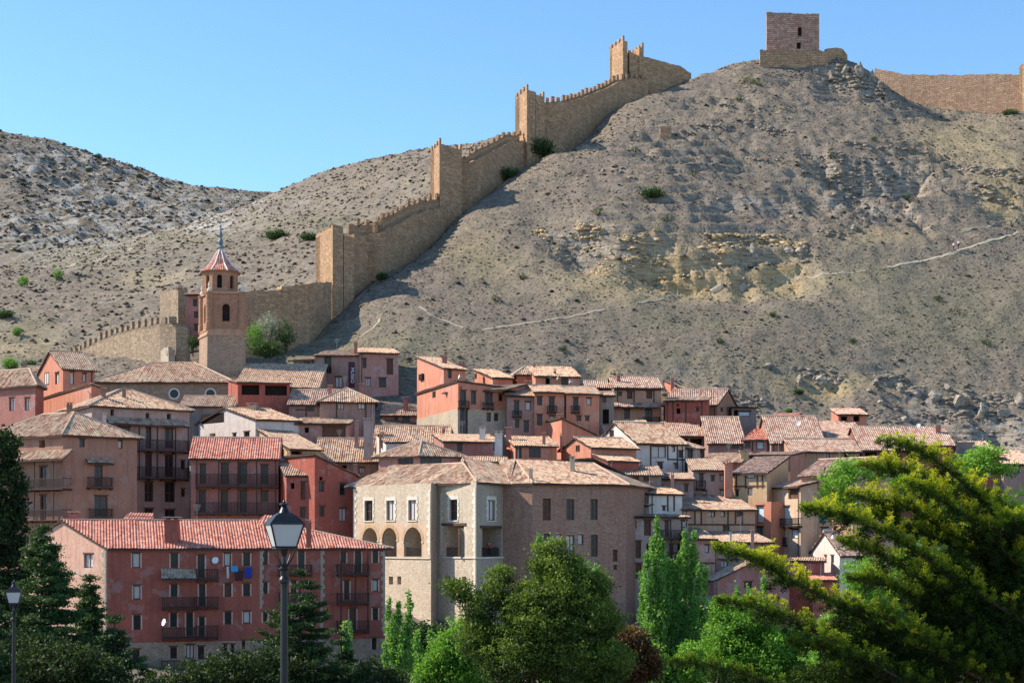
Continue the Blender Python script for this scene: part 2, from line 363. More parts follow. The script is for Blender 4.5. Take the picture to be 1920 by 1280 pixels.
def YEL(px,py): return region(px,py,[(1130,520,110,45),(1330,500,120,45),(1240,500,70,60),(1125,695,60,34),(1470,485,50,25),(60,650,90,30),(280,520,60,12),(900,480,60,50),(1650,440,90,20),(1800,260,90,40),(1280,740,60,20),(1880,340,60,60),(1380,520,150,14),(1500,720,70,16),(1600,715,60,16)])
def GRN(px,py): return region(px,py,[(620,700,160,40),(1600,520,90,30),(1260,670,50,25),(1300,600,200,25),(150,480,120,25),(60,620,50,30),(1800,600,200,90),(350,450,120,12),(650,420,120,14),(1450,700,130,40),(700,650,200,40)])
def PALE(px,py): return region(px,py,[(60,440,110,40),(200,400,120,60),(300,330,120,30),(120,310,120,40),(380,420,80,20),(420,380,120,14)])
def hillmat(name,rocky=0.0):
    m,nt,b=newmat(name); p=objpos(nt); g=N(nt,'ShaderNodeNewGeometry')
    sep=N(nt,'ShaderNodeSeparateXYZ'); nt.links.new(g.outputs['Normal'],sep.inputs[0])
    A={k:N(nt,'ShaderNodeAttribute',attribute_name=k).outputs['Fac'] for k in('rock','yel','grn','pale')}
    n1=noise(nt,p,.045,5,.6); n2=noise(nt,p,.7,5,.7); n3=noise(nt,p,2.6,4,.7)
    col=ramp(nt,n2,[(.28,(.11,.085,.066)),(.46,(.195,.156,.122)),(.60,(.262,.215,.168)),(.78,(.345,.29,.22))])
    f=ramp(nt,n1,[(.42,0.0),(.62,1.0)]); col=mixc(nt,math_(nt,'MULTIPLY',f,.4),col,(.27,.232,.16))
    f=ramp(nt,noise(nt,p,.09,4,.6),[(.45,0.0),(.6,1.0)]); col=mixc(nt,math_(nt,'MULTIPLY',f,.5),col,(.175,.142,.13)); f=ramp(nt,noise(nt,mapping(nt,p,(1,1,2.2)),.22,6,.7),[(.5,0.0),(.62,1.0)]); col=mixc(nt,math_(nt,'MULTIPLY',f,.4),col,(.15,.145,.10))
    col=mixc(nt,math_(nt,'MULTIPLY',A['grn'],.4),col,mixc(nt,n3,(.13,.13,.075),(.24,.23,.13)))
    col=mixc(nt,math_(nt,'MULTIPLY',A['yel'],.55),col,mixc(nt,n3,(.30,.235,.13),(.46,.38,.22)))
    # scrub speckle
    vo=N(nt,'ShaderNodeTexVoronoi'); vo.inputs['Scale'].default_value=1.25 if rocky<.5 else .35; nt.links.new(p,vo.inputs['Vector'])
    fs=ramp(nt,vo.outputs['Distance'],[(.22,1.0),(.42,0.0)]); fs=math_(nt,'MULTIPLY',fs,ramp(nt,n3,[(.35,0.0),(.6,1.0)]))
    col=mixc(nt,math_(nt,'MULTIPLY',fs,.5),col,(.065,.06,.045))
    n5=noise(nt,mapping(nt,p,(1,1,1.6)),1.9,7,.85); col=mixc(nt,.75,col,ramp(nt,n5,[(.34,(.30,.28,.30)),(.5,(.95,.95,.97)),(.68,(1.0,1.0,1.0))]),'MULTIPLY') if rocky<.2 else col
    # bare rock on steep faces
    rk=ramp(nt,noise(nt,mapping(nt,p,(.35,.35,2.6)),.9,5,.75),[(.36,(.06,.05,.042)),(.46,(.22,.185,.15)),(.6,(.36,.31,.255)),(.75,(.46,.41,.34))])
    rk=mixc(nt,math_(nt,'MULTIPLY',A['yel'],.85),rk,mixc(nt,rk,(.26,.16,.065),(.95,.74,.40)))
    st=ramp(nt,sep.outputs[2],[(.60,1.0),(.80,0.0)])
    fr=math_(nt,'MULTIPLY',st,math_(nt,'ADD',math_(nt,'MULTIPLY',A['rock'],.9),.25))
    col=mixc(nt,fr,col,rk)
    pf=math_(nt,'MULTIPLY',ramp(nt,noise(nt,mapping(nt,p,(1,1,1.5)),.16 if rocky else .5,6,.75),[(.47,0.0),(.56,1.0)]),math_(nt,'ADD',A['pale'],rocky*.35))
    col=mixc(nt,pf,col,(.38,.365,.34))
    nt.links.new(col,b.inputs['Base Color']); b.inputs['Roughness'].default_value=.97; b.inputs['Specular IOR Level'].default_value=.05
    h=math_(nt,'ADD',math_(nt,'MULTIPLY',n2,.8),math_(nt,'MULTIPLY',n3,.45)); h=math_(nt,'ADD',h,math_(nt,'MULTIPLY',fs,.5))
    bump(nt,b,h,.8,.28 if rocky<.5 else 1.6)
    return m
M['hill']=hillmat('dry_hillside'); M['farhill']=hillmat('far_rocky_hillside',.6); M['midhill']=hillmat('dry_scrub_slope',.25)
grid('hillside',-150,205,218,415,.5,near_full,M['hill'])
def low(x,y):
    z=near_base(x,y)+fbm(x*.1,y*.1,3)*.4-.5*np.clip((y-222)/3,0,1); return z,z*0,z*0-999,z*0-999
def fore(x,y):
    z=np.interp(y,[-60,6,18,42,50,66],[-1.65,-1.65,-3.75,-5.35,-9,-20.5])+fbm(x*.4,y*.4,3)*.05; return z,z*0,z*0-999,z*0-999
grid('promenade',-90,90,-40,66,1.5,fore,M['hill'])
grid('ground',-130,150,66,224,1.5,low,M['hill'])
def flat(x,y):
    return np.where(y<50,-26.0,-26.0)+0*x,x*0,x*0-999,x*0-999
grid('terrain',-3000,3000,-1500,4500,60,flat,M['hill'])
mid_pts=[(-300,720,265),(0,705,265),(0,620,310),(0,560,360),(0,518,430),(200,665,280),(200,600,320),(200,545,360),(200,492,440),(290,455,520),(400,655,275),(400,560,330),(400,470,420),(400,415,520),(500,388,610),
 (560,640,270),(560,520,350),(560,430,440),(555,366,610),(640,322,580),(700,480,350),(700,400,430),(700,306,560),(750,296,550),(800,420,390),(810,289,540),(900,340,430),(900,268,530),(965,250,520),(1100,225,510),(1100,320,430),
 (-300,560,430),(-300,500,560),(0,480,560),(150,470,600),(555,430,700),(700,370,660),(810,340,650),(965,330,640),(1100,320,640),(1300,400,430),(1300,330,560),(1500,500,560),(-300,520,760),(200,500,760)]
_mid=tps(cp(mid_pts),2e-3)
def midf(x,y):
    z=_mid(x,y); px=HX+x/y*F; py=HY-z/y*F
    z=z+fbm(x*.03,y*.03,4)*2.2+fbm(x*.3,y*.3,3)*.5+ridged(x*.12,y*.12,3)*.8
    return z,np.clip(fbm(x*.02+7,y*.02,3),0,1),px,py
grid('middle_hill',-260,130,262,700,1.1,midf,M['midhill'])
far_pts=[(-400,150,900),(-200,190,880),(0,250,860),(100,268,850),(190,298,840),(270,325,835),(340,346,830),(430,352,825),(545,366,815),(700,400,815),(900,420,820),(0,400,690),(200,400,710),(400,395,740),(-300,400,680),(0,520,550),(150,500,580),(280,470,620),(430,420,700),
 (-300,540,540),(0,320,980),(300,420,980),(600,460,980),(0,600,450),(300,560,480),(700,500,640),(-300,620,440)]
_far=tps(cp(far_pts),2e-3)
def farf(x,y):
    z=_far(x,y); px=HX+x/y*F; py=HY-z/y*F
    z=z+fbm(x*.015,y*.015,4)*3+fbm(x*.12,y*.12,3)*1.3+ridged(x*.07+3,y*.11,4)*3.0*(.3+region(px,py,[(60,440,110,40),(200,400,140,70),(120,310,160,50),(380,400,80,20)]))
    return z,region(px,py,[(60,440,110,40),(200,400,140,70),(120,310,160,50)]),px,py
grid('far_hill',-420,0,480,1000,2.0,farf,M['farhill'])
def gz(x,y): return float(near_full(np.array([float(x)]),np.array([float(y)]))[0][0])
def hitnear(px,py,d0=236,d1=372):
    D=np.arange(d0,d1,.25); x=(px-HX)/F*D; z=near_full(x,D)[0]; ray=(HY-py)/F*D
    k=np.argmax(z>=ray)
    return (x[k],D[k],z[k]) if z[k]>=ray[k] else None
# ================================================================== building kit
UP=Vector((0,0,1))
class Face:
    def __init__(s,p0,p1):
        s.p0=Vector((p0[0],p0[1],0)); s.p1=Vector((p1[0],p1[1],0)); s.s=(s.p1-s.p0); s.L=s.s.length; s.s/=s.L
        s.n=Vector((s.s.y,-s.s.x,0))
    def pt(s,a,z,off=0): q=s.p0+s.s*a+s.n*off; return Vector((q.x,q.y,z))
    def loc(s,px,py,off=0):
        dx=(px-HX)/F; o=s.p0+s.n*off
        # o + s*a = t*(dx,1)
        t=(o.x*s.s.y-o.y*s.s.x)/(dx*s.s.y-s.s.x)
        a=((t*dx-o.x)*s.s.x+(t-o.y)*s.s.y); return a,(HY-py)/F*t
    def px(s,a): q=s.p0+s.s*a; return HX+q.x/q.y*F
    def rect(s,x0,y0,x1,y1,off=0):
        a0,z1=s.loc(x0,y0,off); a1,_=s.loc(x1,y0,off); _,z0=s.loc((x0+x1)/2,y1,off); _,z1=s.loc((x0+x1)/2,y0,off)
        return min(a0,a1),max(a0,a1),min(z0,z1),max(z0,z1)
def wallface(mb,f,zb,zt,holes=(),off=0,a0=0,a1=None):
    L=f.L if a1 is None else a1
    hs=[h for h in holes if h[1]>a0+.02 and h[0]<L-.02 and h[2]<zt-.02 and h[3]>zb+.02]
    hs=[(max(h[0],a0+.01),min(h[1],L-.01),max(h[2],zb+.01),min(h[3],zt-.01))+tuple(h[4:]) for h in hs]
    xs=sorted(set([a0,L]+[h[0] for h in hs]+[h[1] for h in hs])); zs=sorted(set([zb,zt]+[h[2] for h in hs]+[h[3] for h in hs]))
    for i in range(len(xs)-1):
        run=None
        for k in range(len(zs)-1):
            ca,cz=(xs[i]+xs[i+1])/2,(zs[k]+zs[k+1])/2
            inh=any(h[0]<ca<h[1] and h[2]<cz<h[3] for h in hs)
            if not inh:
                if run is None: run=[zs[k],zs[k+1]]
                else: run[1]=zs[k+1]
            if (inh or k==len(zs)-2) and run:
                q=[(xs[i],run[0]),(xs[i+1],run[0]),(xs[i+1],run[1]),(xs[i],run[1])]
                mb.face([f.pt(a,z,off) for a,z in q],q); run=None
    for h in hs:
        b0,b1,z0,z1,d=h[:5]; arch=len(h)>5 and h[5]
        if arch:
            r=(b1-b0)/2; c=(b0+b1)/2; zc=z1-r; n=10
            ap=[(c-r*math.cos(math.pi*i/n),zc+r*math.sin(math.pi*i/n)) for i in range(n+1)]
            for i in range(n):
                (xa,za),(xb,zb_)=ap[i],ap[i+1]; q=[(xa,za),(xb,zb_),(xb,z1),(xa,z1)]
                mb.face([f.pt(a,z,off) for a,z in q],q)
                mb.face([f.pt(xa,za,off),f.pt(xa,za,off-d),f.pt(xb,zb_,off-d),f.pt(xb,zb_,off)],[(0,0),(d,0),(d,.2),(0,.2)])
            mb.face([f.pt(b0,z0,off),f.pt(b0,z0,off-d),f.pt(b0,zc,off-d),f.pt(b0,zc,off)],[(0,z0),(d,z0),(d,zc),(0,zc)])
            mb.face([f.pt(b1,zc,off),f.pt(b1,zc,off-d),f.pt(b1,z0,off-d),f.pt(b1,z0,off)],[(0,zc),(d,zc),(d,z0),(0,z0)])
            mb.face([f.pt(b0,z0,off-d),f.pt(b0,z0,off),f.pt(b1,z0,off),f.pt(b1,z0,off-d)])
        else:
            for q in ([(b0,z0),(b0,z1)],[(b1,z1),(b1,z0)],[(b0,z1),(b1,z1)],[(b1,z0),(b0,z0)]):
                (xa,za),(xb,zb_)=q
                mb.face([f.pt(xa,za,off),f.pt(xa,za,off-d),f.pt(xb,zb_,off-d),f.pt(xb,zb_,off)],[(0,za),(d,za),(d,zb_+(xb-xa)),(0,zb_+(xb-xa))])
def tiles(mb,poly,e0,e1,pitch=.28,amp=.075,rows=.9,rnd=None):
    """curved clay tiles in columns over a planar convex polygon; e0,e1 = eave direction"""
    rnd=rnd or random
    e0=Vector(e0);e1=Vector(e1);u=(e1-e0).normalized()
    P0=[Vector(p) for p in poly]; nrm=Vector((0,0,0))
    for i in range(len(P0)): nrm+=(P0[i]).cross(P0[(i+1)%len(P0)])
    nrm.normalize()
    if nrm.z<0: nrm=-nrm
    v=nrm.cross(u).normalized()
    if v.z<0: v=-v
    q=[((p-e0).dot(u),(p-e0).dot(v)) for p in P0]
    us=[a for a,b in q]; u0,u1=min(us),max(us); n=max(2,int(round((u1-u0)/pitch))); pt=(u1-u0)/n
    def clip(a):
        lo,hi=1e9,-1e9
        for i in range(len(q)):
            (xa,ya),(xb,yb)=q[i],q[(i+1)%len(q)]
            if abs(xa-xb)<1e-9:
                if abs(a-xa)<1e-6: lo=min(lo,ya,yb);hi=max(hi,ya,yb)
                continue
            t=(a-xa)/(xb-xa)
            if -1e-6<=t<=1+1e-6: y=ya+(yb-ya)*t; lo=min(lo,y);hi=max(hi,y)
        return lo,hi
    prof=((0,0),(.18,.75),(.38,1.0),(.58,.75),(.76,0.0)) if amp>0 else ((0,0),)
    cols=[]
    for k in range(n+1):
        jit=rnd.uniform(-.02,.02); je=rnd.uniform(-.05,.05); ja=rnd.uniform(.8,1.2)
        for fx,fh in (prof if k<n else ((0,0),)):
            a=min(u1-1e-5,max(u0+1e-5,u0+(k+fx)*pt)); lo,hi=clip(a)
            if hi<lo: lo=hi=0
            cols.append((a,lo+(je if fh>0 else 0),hi,fh*amp*ja+jit*(fh>0),(k+fx)))
    H=max(c[2] for c in cols)-min(c[1] for c in cols); m=max(1,int(H/rows))
    sag=[rnd.uniform(-.025,.025) for _ in range(m+1)]
    base=len(mb.v)
    for a,lo,hi,h,uu in cols:
        for r in range(m+1):
            y=lo+(hi-lo)*r/m; p=e0+u*a+v*y+nrm*(h+sag[r]+.03*math.sin(a*.9+r))
            mb.v.append(tuple(p))
    for c in range(len(cols)-1):
        for r in range(m):
            i=base+c*(m+1)+r; j=i+m+1
            A,B=cols[c],cols[c+1]; y=lambda C,rr: (C[1]+(C[2]-C[1])*rr/m)/.38
            ua,ub=A[4],B[4]
            if ub>int(ua)+1e-6 and ub==int(ub): ub-=1e-3
            mb.f.append([i,j,j+1,i+1]); mb.uv.append([(ua,y(A,r)),(ub,y(B,r)),(ub,y(B,r+1)),(ua,y(A,r+1))])
class House: pass
def mkroof(h,polys,mat,parent,org,pitch=.3,amp=.075,caps=()):
    """polys: list of (poly,e0,e1)"""
    mb=MB(); so=MB(); rn=random.Random(hash(round(org[0]*7.3+org[1]*3.1,2)))
    for poly,e0,e1 in polys:
        tiles(mb,poly,e0,e1,pitch,amp,.9,rn)
        top=[Vector(p)-Vector((0,0,.06)) for p in poly]; bot=[p-Vector((0,0,.14)) for p in top]
        so.face(top); so.face(bot[::-1])
        for i in range(len(top)):
            j=(i+1)%len(top); so.face([top[j],top[i],bot[i],bot[j]])
    r=mb.build('roof',mat,parent,org)
    so.build('eave_board','soffit',r,org)
    if caps:
        c=MB()
        for a,b in caps:
            a=Vector(a);b=Vector(b);n=max(1,int((b-a).length/.4))
            for i in range(n):
                c.tube(a.lerp(b,i/n)+Vector((0,0,.03)),a.lerp(b,(i+1)/n)+Vector((0,0,.03)),.13,.11,6)
        c.build('ridge_tiles','mortar' if len(caps)<9 else mat,r,org)
    return r
def window(kind,f,r,house,org,proud=False,lintel=True):
    if kind=='w' and (int(r[0]*37+r[2]*91)%4)==0: kind='c'
    a0,a1,z0,z1=r; w_=a1-a0; hh=z1-z0
    dep=-.2 if not proud else .06; fm='wood2' if kind in'wdscg' else 'wood'
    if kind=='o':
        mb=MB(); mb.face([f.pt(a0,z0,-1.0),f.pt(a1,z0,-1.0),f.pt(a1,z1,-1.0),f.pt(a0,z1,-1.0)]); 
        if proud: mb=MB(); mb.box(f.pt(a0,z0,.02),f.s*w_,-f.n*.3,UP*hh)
        return mb.build('opening','dark',house,org)  # dark sheet painted in place of the shade indoors
    mb=MB(); t=.09; th=.08
    def bar(x0,x1,y0,y1,d=dep,tt=th): mb.box(f.pt(x0,y0,d),f.s*(x1-x0),-f.n*tt,UP*(y1-y0))
    bar(a0,a0+t,z0,z1); bar(a1-t,a1,z0,z1); bar(a0+t,a1-t,z1-t,z1); bar(a0+t,a1-t,z0,z0+t)
    if w_>.75 and kind!='b': bar((a0+a1)/2-.045,(a0+a1)/2+.045,z0+t,z1-t)
    if hh>1.7 and kind in 'wg': bar(a0+t,a1-t,z0+hh*.45,z0+hh*.45+.07,dep-.01)
    if lintel and not proud: mb.box(f.pt(a0-.14,z1-.002,.03),f.s*(w_+.28),-f.n*.2,UP*.15)
    if kind in'g': # closely barred tall window
        for i in range(1,5): bar(a0+w_*i/5-.02,a0+w_*i/5+.02,z0,z0+hh*.5,.0,.03)
    o=mb.build('door' if kind=='d' else ('shutter_frame' if kind=='s' else 'window'),fm,house,org)
    p=MB(); p.box(f.pt(a0+t,z0+t,dep-.05),f.s*(w_-2*t),-f.n*.02,UP*(hh-2*t))
    pm={'w':'glass','d':'glass','g':'glass','s':'wood2','c':'curtain','b':'blind','t':'teal'}[kind]
    p.build('pane' if kind in 'wdg' else ('shutter' if kind=='s' else 'blind'),pm,o,org)
    if kind=='c':
        p=MB(); p.box(f.pt(a0+t,z0+t,dep-.045),f.s*(w_-2*t)*.45,-f.n*.02,UP*(hh-2*t)*.9); p.build('curtain','curtain',o,org)
    return o
def railing(mb,f,a0,a1,z0,z1,off,bal=.16,top=.08,thick=.055):
    mb.box(f.pt(a0,z1-top,off),f.s*(a1-a0),-f.n*.07,UP*top); mb.box(f.pt(a0,z0+.06,off),f.s*(a1-a0),-f.n*.06,UP*.05)
    n=max(2,int((a1-a0)/bal))
    for i in range(n+1):
        a=a0+(a1-a0-thick)*i/n; mb.box(f.pt(a,z0+.11,off-.015),f.s*thick,-f.n*.03,UP*(z1-z0-.11-top))
def siderail(mb,f,a,z0,z1,off,bal=.18,top=.07,thick=.035):
    mb.box(f.pt(a,z1-top,off-.07),f.s*.06,-f.n*(off-.07),UP*top)
    n=max(2,int(off/bal))
    for i in range(1,n): mb.box(f.pt(a,z0+.1,off*i/n),f.s*.03,-f.n*.03,UP*(z1-z0-.1-top))
def balcony(f,x0,y0,x1,y1,house,org,proj=.8,mat='wood',posts=(),roofz=None,bal=.16,supports=True):
    a0,a1,z0,z1=f.rect(x0,y0,x1,y1,proj)
    mb=MB(); mb.box(f.pt(a0,z0-.02,proj+.03),f.s*(a1-a0),-f.n*(proj+.02),-UP*.14)
    n=max(2,int((a1-a0)/1.6))
    if supports:
        for i in range(n+1):
            a=a0+.05+(a1-a0-.25)*i/n; mb.box(f.pt(a,z0-.3,proj-.06),f.s*.15,-f.n*(proj-.06),UP*.14)
    o=mb.build('balcony',mat,house,org)
    r=MB(); railing(r,f,a0+.03,a1-.03,z0,z1,proj,bal); siderail(r,f,a0+.03,z0,z1,proj); siderail(r,f,a1-.09,z0,z1,proj); r.build('railing',mat,o,org)
    for p in posts:
        pa,_=f.loc(p,y1,proj); q=MB(); q.box(f.pt(pa-.07,z0,proj-.08),f.s*.14,-f.n*.12,UP*(roofz-z0)); q.build('post',mat,o,org)
    return o
def chimney(px0,py0,px1,py1,D,roof,org,mat='rosy',cap=True):
    x0,x1=X(px0,D),X(px1,D); z1=Z(py0,D); z0=Z(py1,D); w_=x1-x0; c=Vector(((x0+x1)/2,D+w_*.4,0))
    mb=MB(); mb.cbox((c.x,c.y,z0-1.2),w_,w_*.8,z1-z0+1.0)
    if cap:
        mb.cbox((c.x,c.y,z1-.2),w_*1.2,w_,.1)
        mb.cbox((c.x-w_*.3,c.y,z1-.1),w_*.22,w_*.6,.22);mb.cbox((c.x+w_*.3,c.y,z1-.1),w_*.22,w_*.6,.22)
    o=mb.build('chimney',mat,roof,org)
    if cap:
        k=MB(); k.cbox((c.x,c.y,z1+.12),w_*1.3,w_*1.1,.08); k.build('chimney_cap','mortar',roof,org)
    return o
def dish(f,px,py,rp,house,org,mat='whitep'):
    a,z=f.loc(px,py,.4); D=f.pt(a,z,.4).y; r=rp/F*D
    mb=MB(); c=f.pt(a,z,.35); nn=(f.n+Vector((-.35,0,.35))).normalized(); t=nn.cross(UP).normalized(); b=nn.cross(t); prev=None
    for k,(rr,h) in enumerate([(0.001,0),(.4,.03),(.75,.1),(1,.18)]):
        ring=[c+(t*math.cos(i*math.pi/7)+b*math.sin(i*math.pi/7))*r*rr+nn*h*r for i in range(14)]
        if prev:
            for i in range(14):
                j=(i+1)%14; mb.face([prev[i],prev[j],ring[j],ring[i]])
        prev=ring
    mb.tube(c,f.pt(a,z,0),.03); mb.tube(c,c+nn*r*.9-UP*.1,.015)
    return mb.build('satellite_dish',mat,house,org)
def gallery_roof(f,x0,y0,x1,y1,house,org,proj=1.0,mat='t_brown'):
    """lean-to tile strip against a wall; y0 top at the wall, y1 eave"""
    a0,a1,z0,_=f.rect(x0,y1-1,x1,y1,proj); _,_,_,zt=f.rect(x0,y0,x1,y0+1,0)
    if zt<z0+.2: zt=z0+.35
    e0=f.pt(a0,z0,proj);e1=f.pt(a1,z0,proj);r1=f.pt(a1,zt,0.0);r0=f.pt(a0,zt,0.0)
    return mkroof(None,[([e0,e1,r1,r0],e0,e1)],mat,house,org)
NAMES={}
def H(label,A,B,C,ey,roof='gable1',ry=None,wall='mauve',tile='t_tan',wins='',bal=(),name='stone_house',cat='house',dp=8,ov=.5,vo=.25,base=None,ch=(),down=9,beams=None,group=None,rise=None,eyA=None,pitch=.28,zbot=None):
    """A,B,C=(px,D): A-B is the first visible wall, B-C the second (or None: depth dp). ey = photo row of the eave at B."""
    a=Vector((X(*A),A[1],0)); b=Vector((X(*B),B[1],0))
    if C is None:
        f0=Face(a,b); c=b-f0.n*dp
    else: c=Vector((X(*C),C[1],0))
    d=a+c-b; z0=Z(ey,B[1]); zb=min(z0-down,min(float(near_base(q.x,q.y)) for q in(a,b,c,d))-.5) if zbot is None else zbot
    zb=max(zb,z0-24)
    org=(b.x,b.y,zb); h=empty(name,org,label,cat,group)
    hh=House(); hh.e=h; hh.org=org
    fs={'AB':Face(a,b),'BC':Face(b,c),'CD':Face(c,d),'DA':Face(d,a)}; hh.fs=fs
    # roof heights
    mid=lambda p,q:(p+q)/2
    def hz(p): return Z(ry,p.y)-z0
    if roof in('flat',): zc=[z0]*4
    if rise is None:
        if ry is None: rise=1.2
        elif roof=='shedAB': rise=hz(mid(c,d))
        elif roof=='shedBC': rise=hz(mid(a,d) if C is None else a)
        elif roof=='shedCD': rise=hz(mid(a,b))
        elif roof=='shedDA': rise=hz(b)
        elif roof=='gable1': rise=hz((a+b+c+d)/4)
        elif roof in('gable2','ghip2'): rise=hz(mid(a,b))
        else: rise=hz((a+b+c+d)/4)
    rise=max(.25,rise); hh.rise=rise; hh.z0=z0
    zz={'a':z0,'b':z0,'c':z0,'d':z0}
    if roof=='shedAB': zz['c']=zz['d']=z0+rise
    if roof=='shedBC': zz['a']=zz['d']=z0+rise
    if roof=='shedCD': zz['a']=zz['b']=z0+rise
    if roof=='shedDA': zz['c']=zz['b']=z0+rise
    # windows
    holes={k:[] for k in fs}; todo=[]
    for spec in wins.split(';'):
        t=spec.split()
        if not t: continue
        k=t[0]; x0,y0,x1,y1=map(float,t[1:5]); cx=(x0+x1)/2
        fk=t[5] if len(t)>5 else ('AB' if cx<=HX+b.x/b.y*F or C is None else 'BC')
        f=fs[fk]; r=f.rect(x0,y0,x1,y1); r=(max(.1,r[0]),min(f.L-.1,r[1]),r[2],r[3])
        if r[1]-r[0]<.15: continue
        proud=r[3]>z0-.12
        if not proud: holes[fk].append((r[0],r[1],r[2],r[3],1.0 if k=='o' else .3))
        todo.append((k,f,r,proud))
    mb=MB()
    keys=[('AB','a','b'),('BC','b','c'),('CD','c','d'),('DA','d','a')]
    for fk,p,q in keys:
        f=fs[fk]; wallface(mb,f,zb,z0,holes[fk])
        hp,hq=zz[p]-z0,zz[q]-z0
        if hp>0 or hq>0:
            pts=[(0,z0),(f.L,z0)]+([(f.L,z0+hq)] if hq>0 else [])+([(0,z0+hp)] if hp>0 else [])
            mb.face([f.pt(x,z) for x,z in pts],pts)
        if (roof=='gable1' and fk in('BC','DA')) or (roof=='gable2' and fk in('AB','CD')) or (roof=='ghip2' and fk=='AB'):
            pts=[(0,z0),(f.L,z0),(f.L/2,z0+rise)]; mb.face([f.pt(x,z) for x,z in pts],pts)
    wobj=mb.build('wall',wall,h,org); hh.wall=wobj
    for k,f,r,proud in todo: window(k,f,r,h,org,proud)
    if base:
        bm,bpy_=base; zB=Z(bpy_,b.y); mb=MB()
        for fk,p,q in keys[:2]+keys[3:]: wallface(mb,fs[fk],zb,zB,holes[fk],.04)
        f=fs['AB']; mb.face([f.pt(0,zB,.04),f.pt(f.L,zB,.04),f.pt(f.L,zB,0),f.pt(0,zB,0)]); f=fs['BC']; mb.face([f.pt(0,zB,.04),f.pt(f.L,zB,.04),f.pt(f.L,zB,0),f.pt(0,zB,0)])
        mb.build('stone_base',bm,h,org)
    if beams:
        for s in beams.split(';'):
            mb=MB()
            x0,y0,x1,y1=map(float,s.split()); cx=(x0+x1)/2
            f=fs['AB'] if (C is None or cx<=HX+b.x/b.y*F) else fs['BC']
            p0=f.loc(x0,y0);p1=f.loc(x1,y1); t=.09
            if abs(x1-x0)<abs(y1-y0): mb.box(f.pt(p0[0]-t,min(p0[1],p1[1]),.045),f.s*2*t,-f.n*.1,UP*abs(p0[1]-p1[1]))
            else: mb.box(f.pt(min(p0[0],p1[0]),(p0[1]+p1[1])/2-t,.06),f.s*abs(p0[0]-p1[0]),-f.n*.1,UP*2*t)
            mb.build('timber_beam','beam',h,org)
    # roof
    e1=(b-a).normalized(); e2=(c-b).normalized()
    def v3(p,z): return Vector((p.x,p.y,z))
    polys=[];caps=[]
    def shed(lo0,lo1,hi1,hi0,zl,zh):
        u=(lo1-lo0).normalized(); w_=((hi0-lo0)); run=w_.length; w_=w_/run; sl_=(zh-zl)/run
        p=[v3(lo0-u*vo-w_*ov,zl-sl_*ov),v3(lo1+u*vo-w_*ov,zl-sl_*ov),v3(hi1+u*vo+w_*vo,zh+sl_*vo),v3(hi0-u*vo+w_*vo,zh+sl_*vo)]
        p=[q+UP*.1 for q in p]; polys.append((p,p[0],p[1])); return p
    if roof=='shedAB': shed(a,b,c,d,z0,z0+rise)
    elif roof=='shedBC': shed(b,c,d,a,z0,z0+rise)
    elif roof=='shedCD': shed(c,d,a,b,z0,z0+rise)
    elif roof=='shedDA': shed(d,a,b,c,z0,z0+rise)
    elif roof in('gable1','gable2'):
        if roof=='gable1': q=(a,b,c,d)
        else: q=(b,c,d,a)
        m0=mid(q[0],q[3]); m1=mid(q[1],q[2]); u=(q[1]-q[0]).normalized(); m0=m0-u*vo; m1=m1+u*vo
        for lo0,lo1,s0,s1 in((q[0],q[1],m0,m1),(q[2],q[3],m1,m0)):
            w_=((mid(q[0],q[3]) if lo0 is q[0] else mid(q[1],q[2]))-lo0); run=w_.length; w_=w_/run; sl_=rise/run; uu=(lo1-lo0).normalized()
            p=[v3(lo0-uu*vo-w_*ov,z0-sl_*ov),v3(lo1+uu*vo-w_*ov,z0-sl_*ov),v3(s1,z0+rise),v3(s0,z0+rise)]; p=[x+UP*.1 for x in p]
            polys.append((p,p[0],p[1]))
        caps.append((v3(m0,z0+rise+.12),v3(m1,z0+rise+.12)))
    elif roof=='ghip2':
        m0=mid(a,b)-e2*vo; m1=mid(c,d)-e2*((b-a).length*.55); ze=z0-.2
        B_=b-e2*vo+e1*ov; C_=c+e2*ov+e1*ov; D_=d+e2*ov-e1*ov; A_=a-e2*vo-e1*ov
        for s_ in ((B_,C_,m1,m0),(C_,D_,m1),(D_,A_,m0,m1)):
            p=[v3(s_[0],ze+.1),v3(s_[1],ze+.1)]+[v3(x,z0+rise) for x in s_[2:]]; polys.append((p,p[0],p[1]))
        caps=[(v3(m0,z0+rise),v3(m1,z0+rise)),(v3(C_,ze+.1),v3(m1,z0+rise)),(v3(D_,ze+.1),v3(m1,z0+rise))]
    elif roof=='hip':
        L1,L2=(b-a).length,(c-b).length; A_,B_,C_,D_=a-e1*ov-e2*ov,b+e1*ov-e2*ov,c+e1*ov+e2*ov,d-e1*ov+e2*ov
        zl=z0-.15; ins=min(L1,L2)/2+ov
        if L1>=L2: r0=mid(A_,D_)+e1*ins; r1=mid(B_,C_)-e1*ins; S=[(A_,B_,r1,r0),(B_,C_,r1),(C_,D_,r0,r1),(D_,A_,r0)]
        else: r0=mid(A_,B_)+e2*ins; r1=mid(C_,D_)-e2*ins; S=[(A_,B_,r0),(B_,C_,r1,r0),(C_,D_,r1),(D_,A_,r0,r1)]
        for s in S:
            p=[v3(s[0],zl+.1),v3(s[1],zl+.1)]+[v3(x,z0+rise) for x in s[2:]]
            polys.append((p,p[0],p[1]))
        caps=[(v3(r0,z0+rise),v3(r1,z0+rise))] if (r1-r0).length>.3 else []
        if L1>=L2: cc=((A_,r0),(B_,r1),(C_,r1),(D_,r0))
        else: cc=((A_,r0),(B_,r0),(C_,r1),(D_,r1))
        caps+=[(v3(p,zl+.14),v3(q,z0+rise+.02)) for p,q in cc]
    if polys: hh.roof=mkroof(hh,polys,tile,h,org,pitch,.075 if tile!='t_old' else .09,caps)
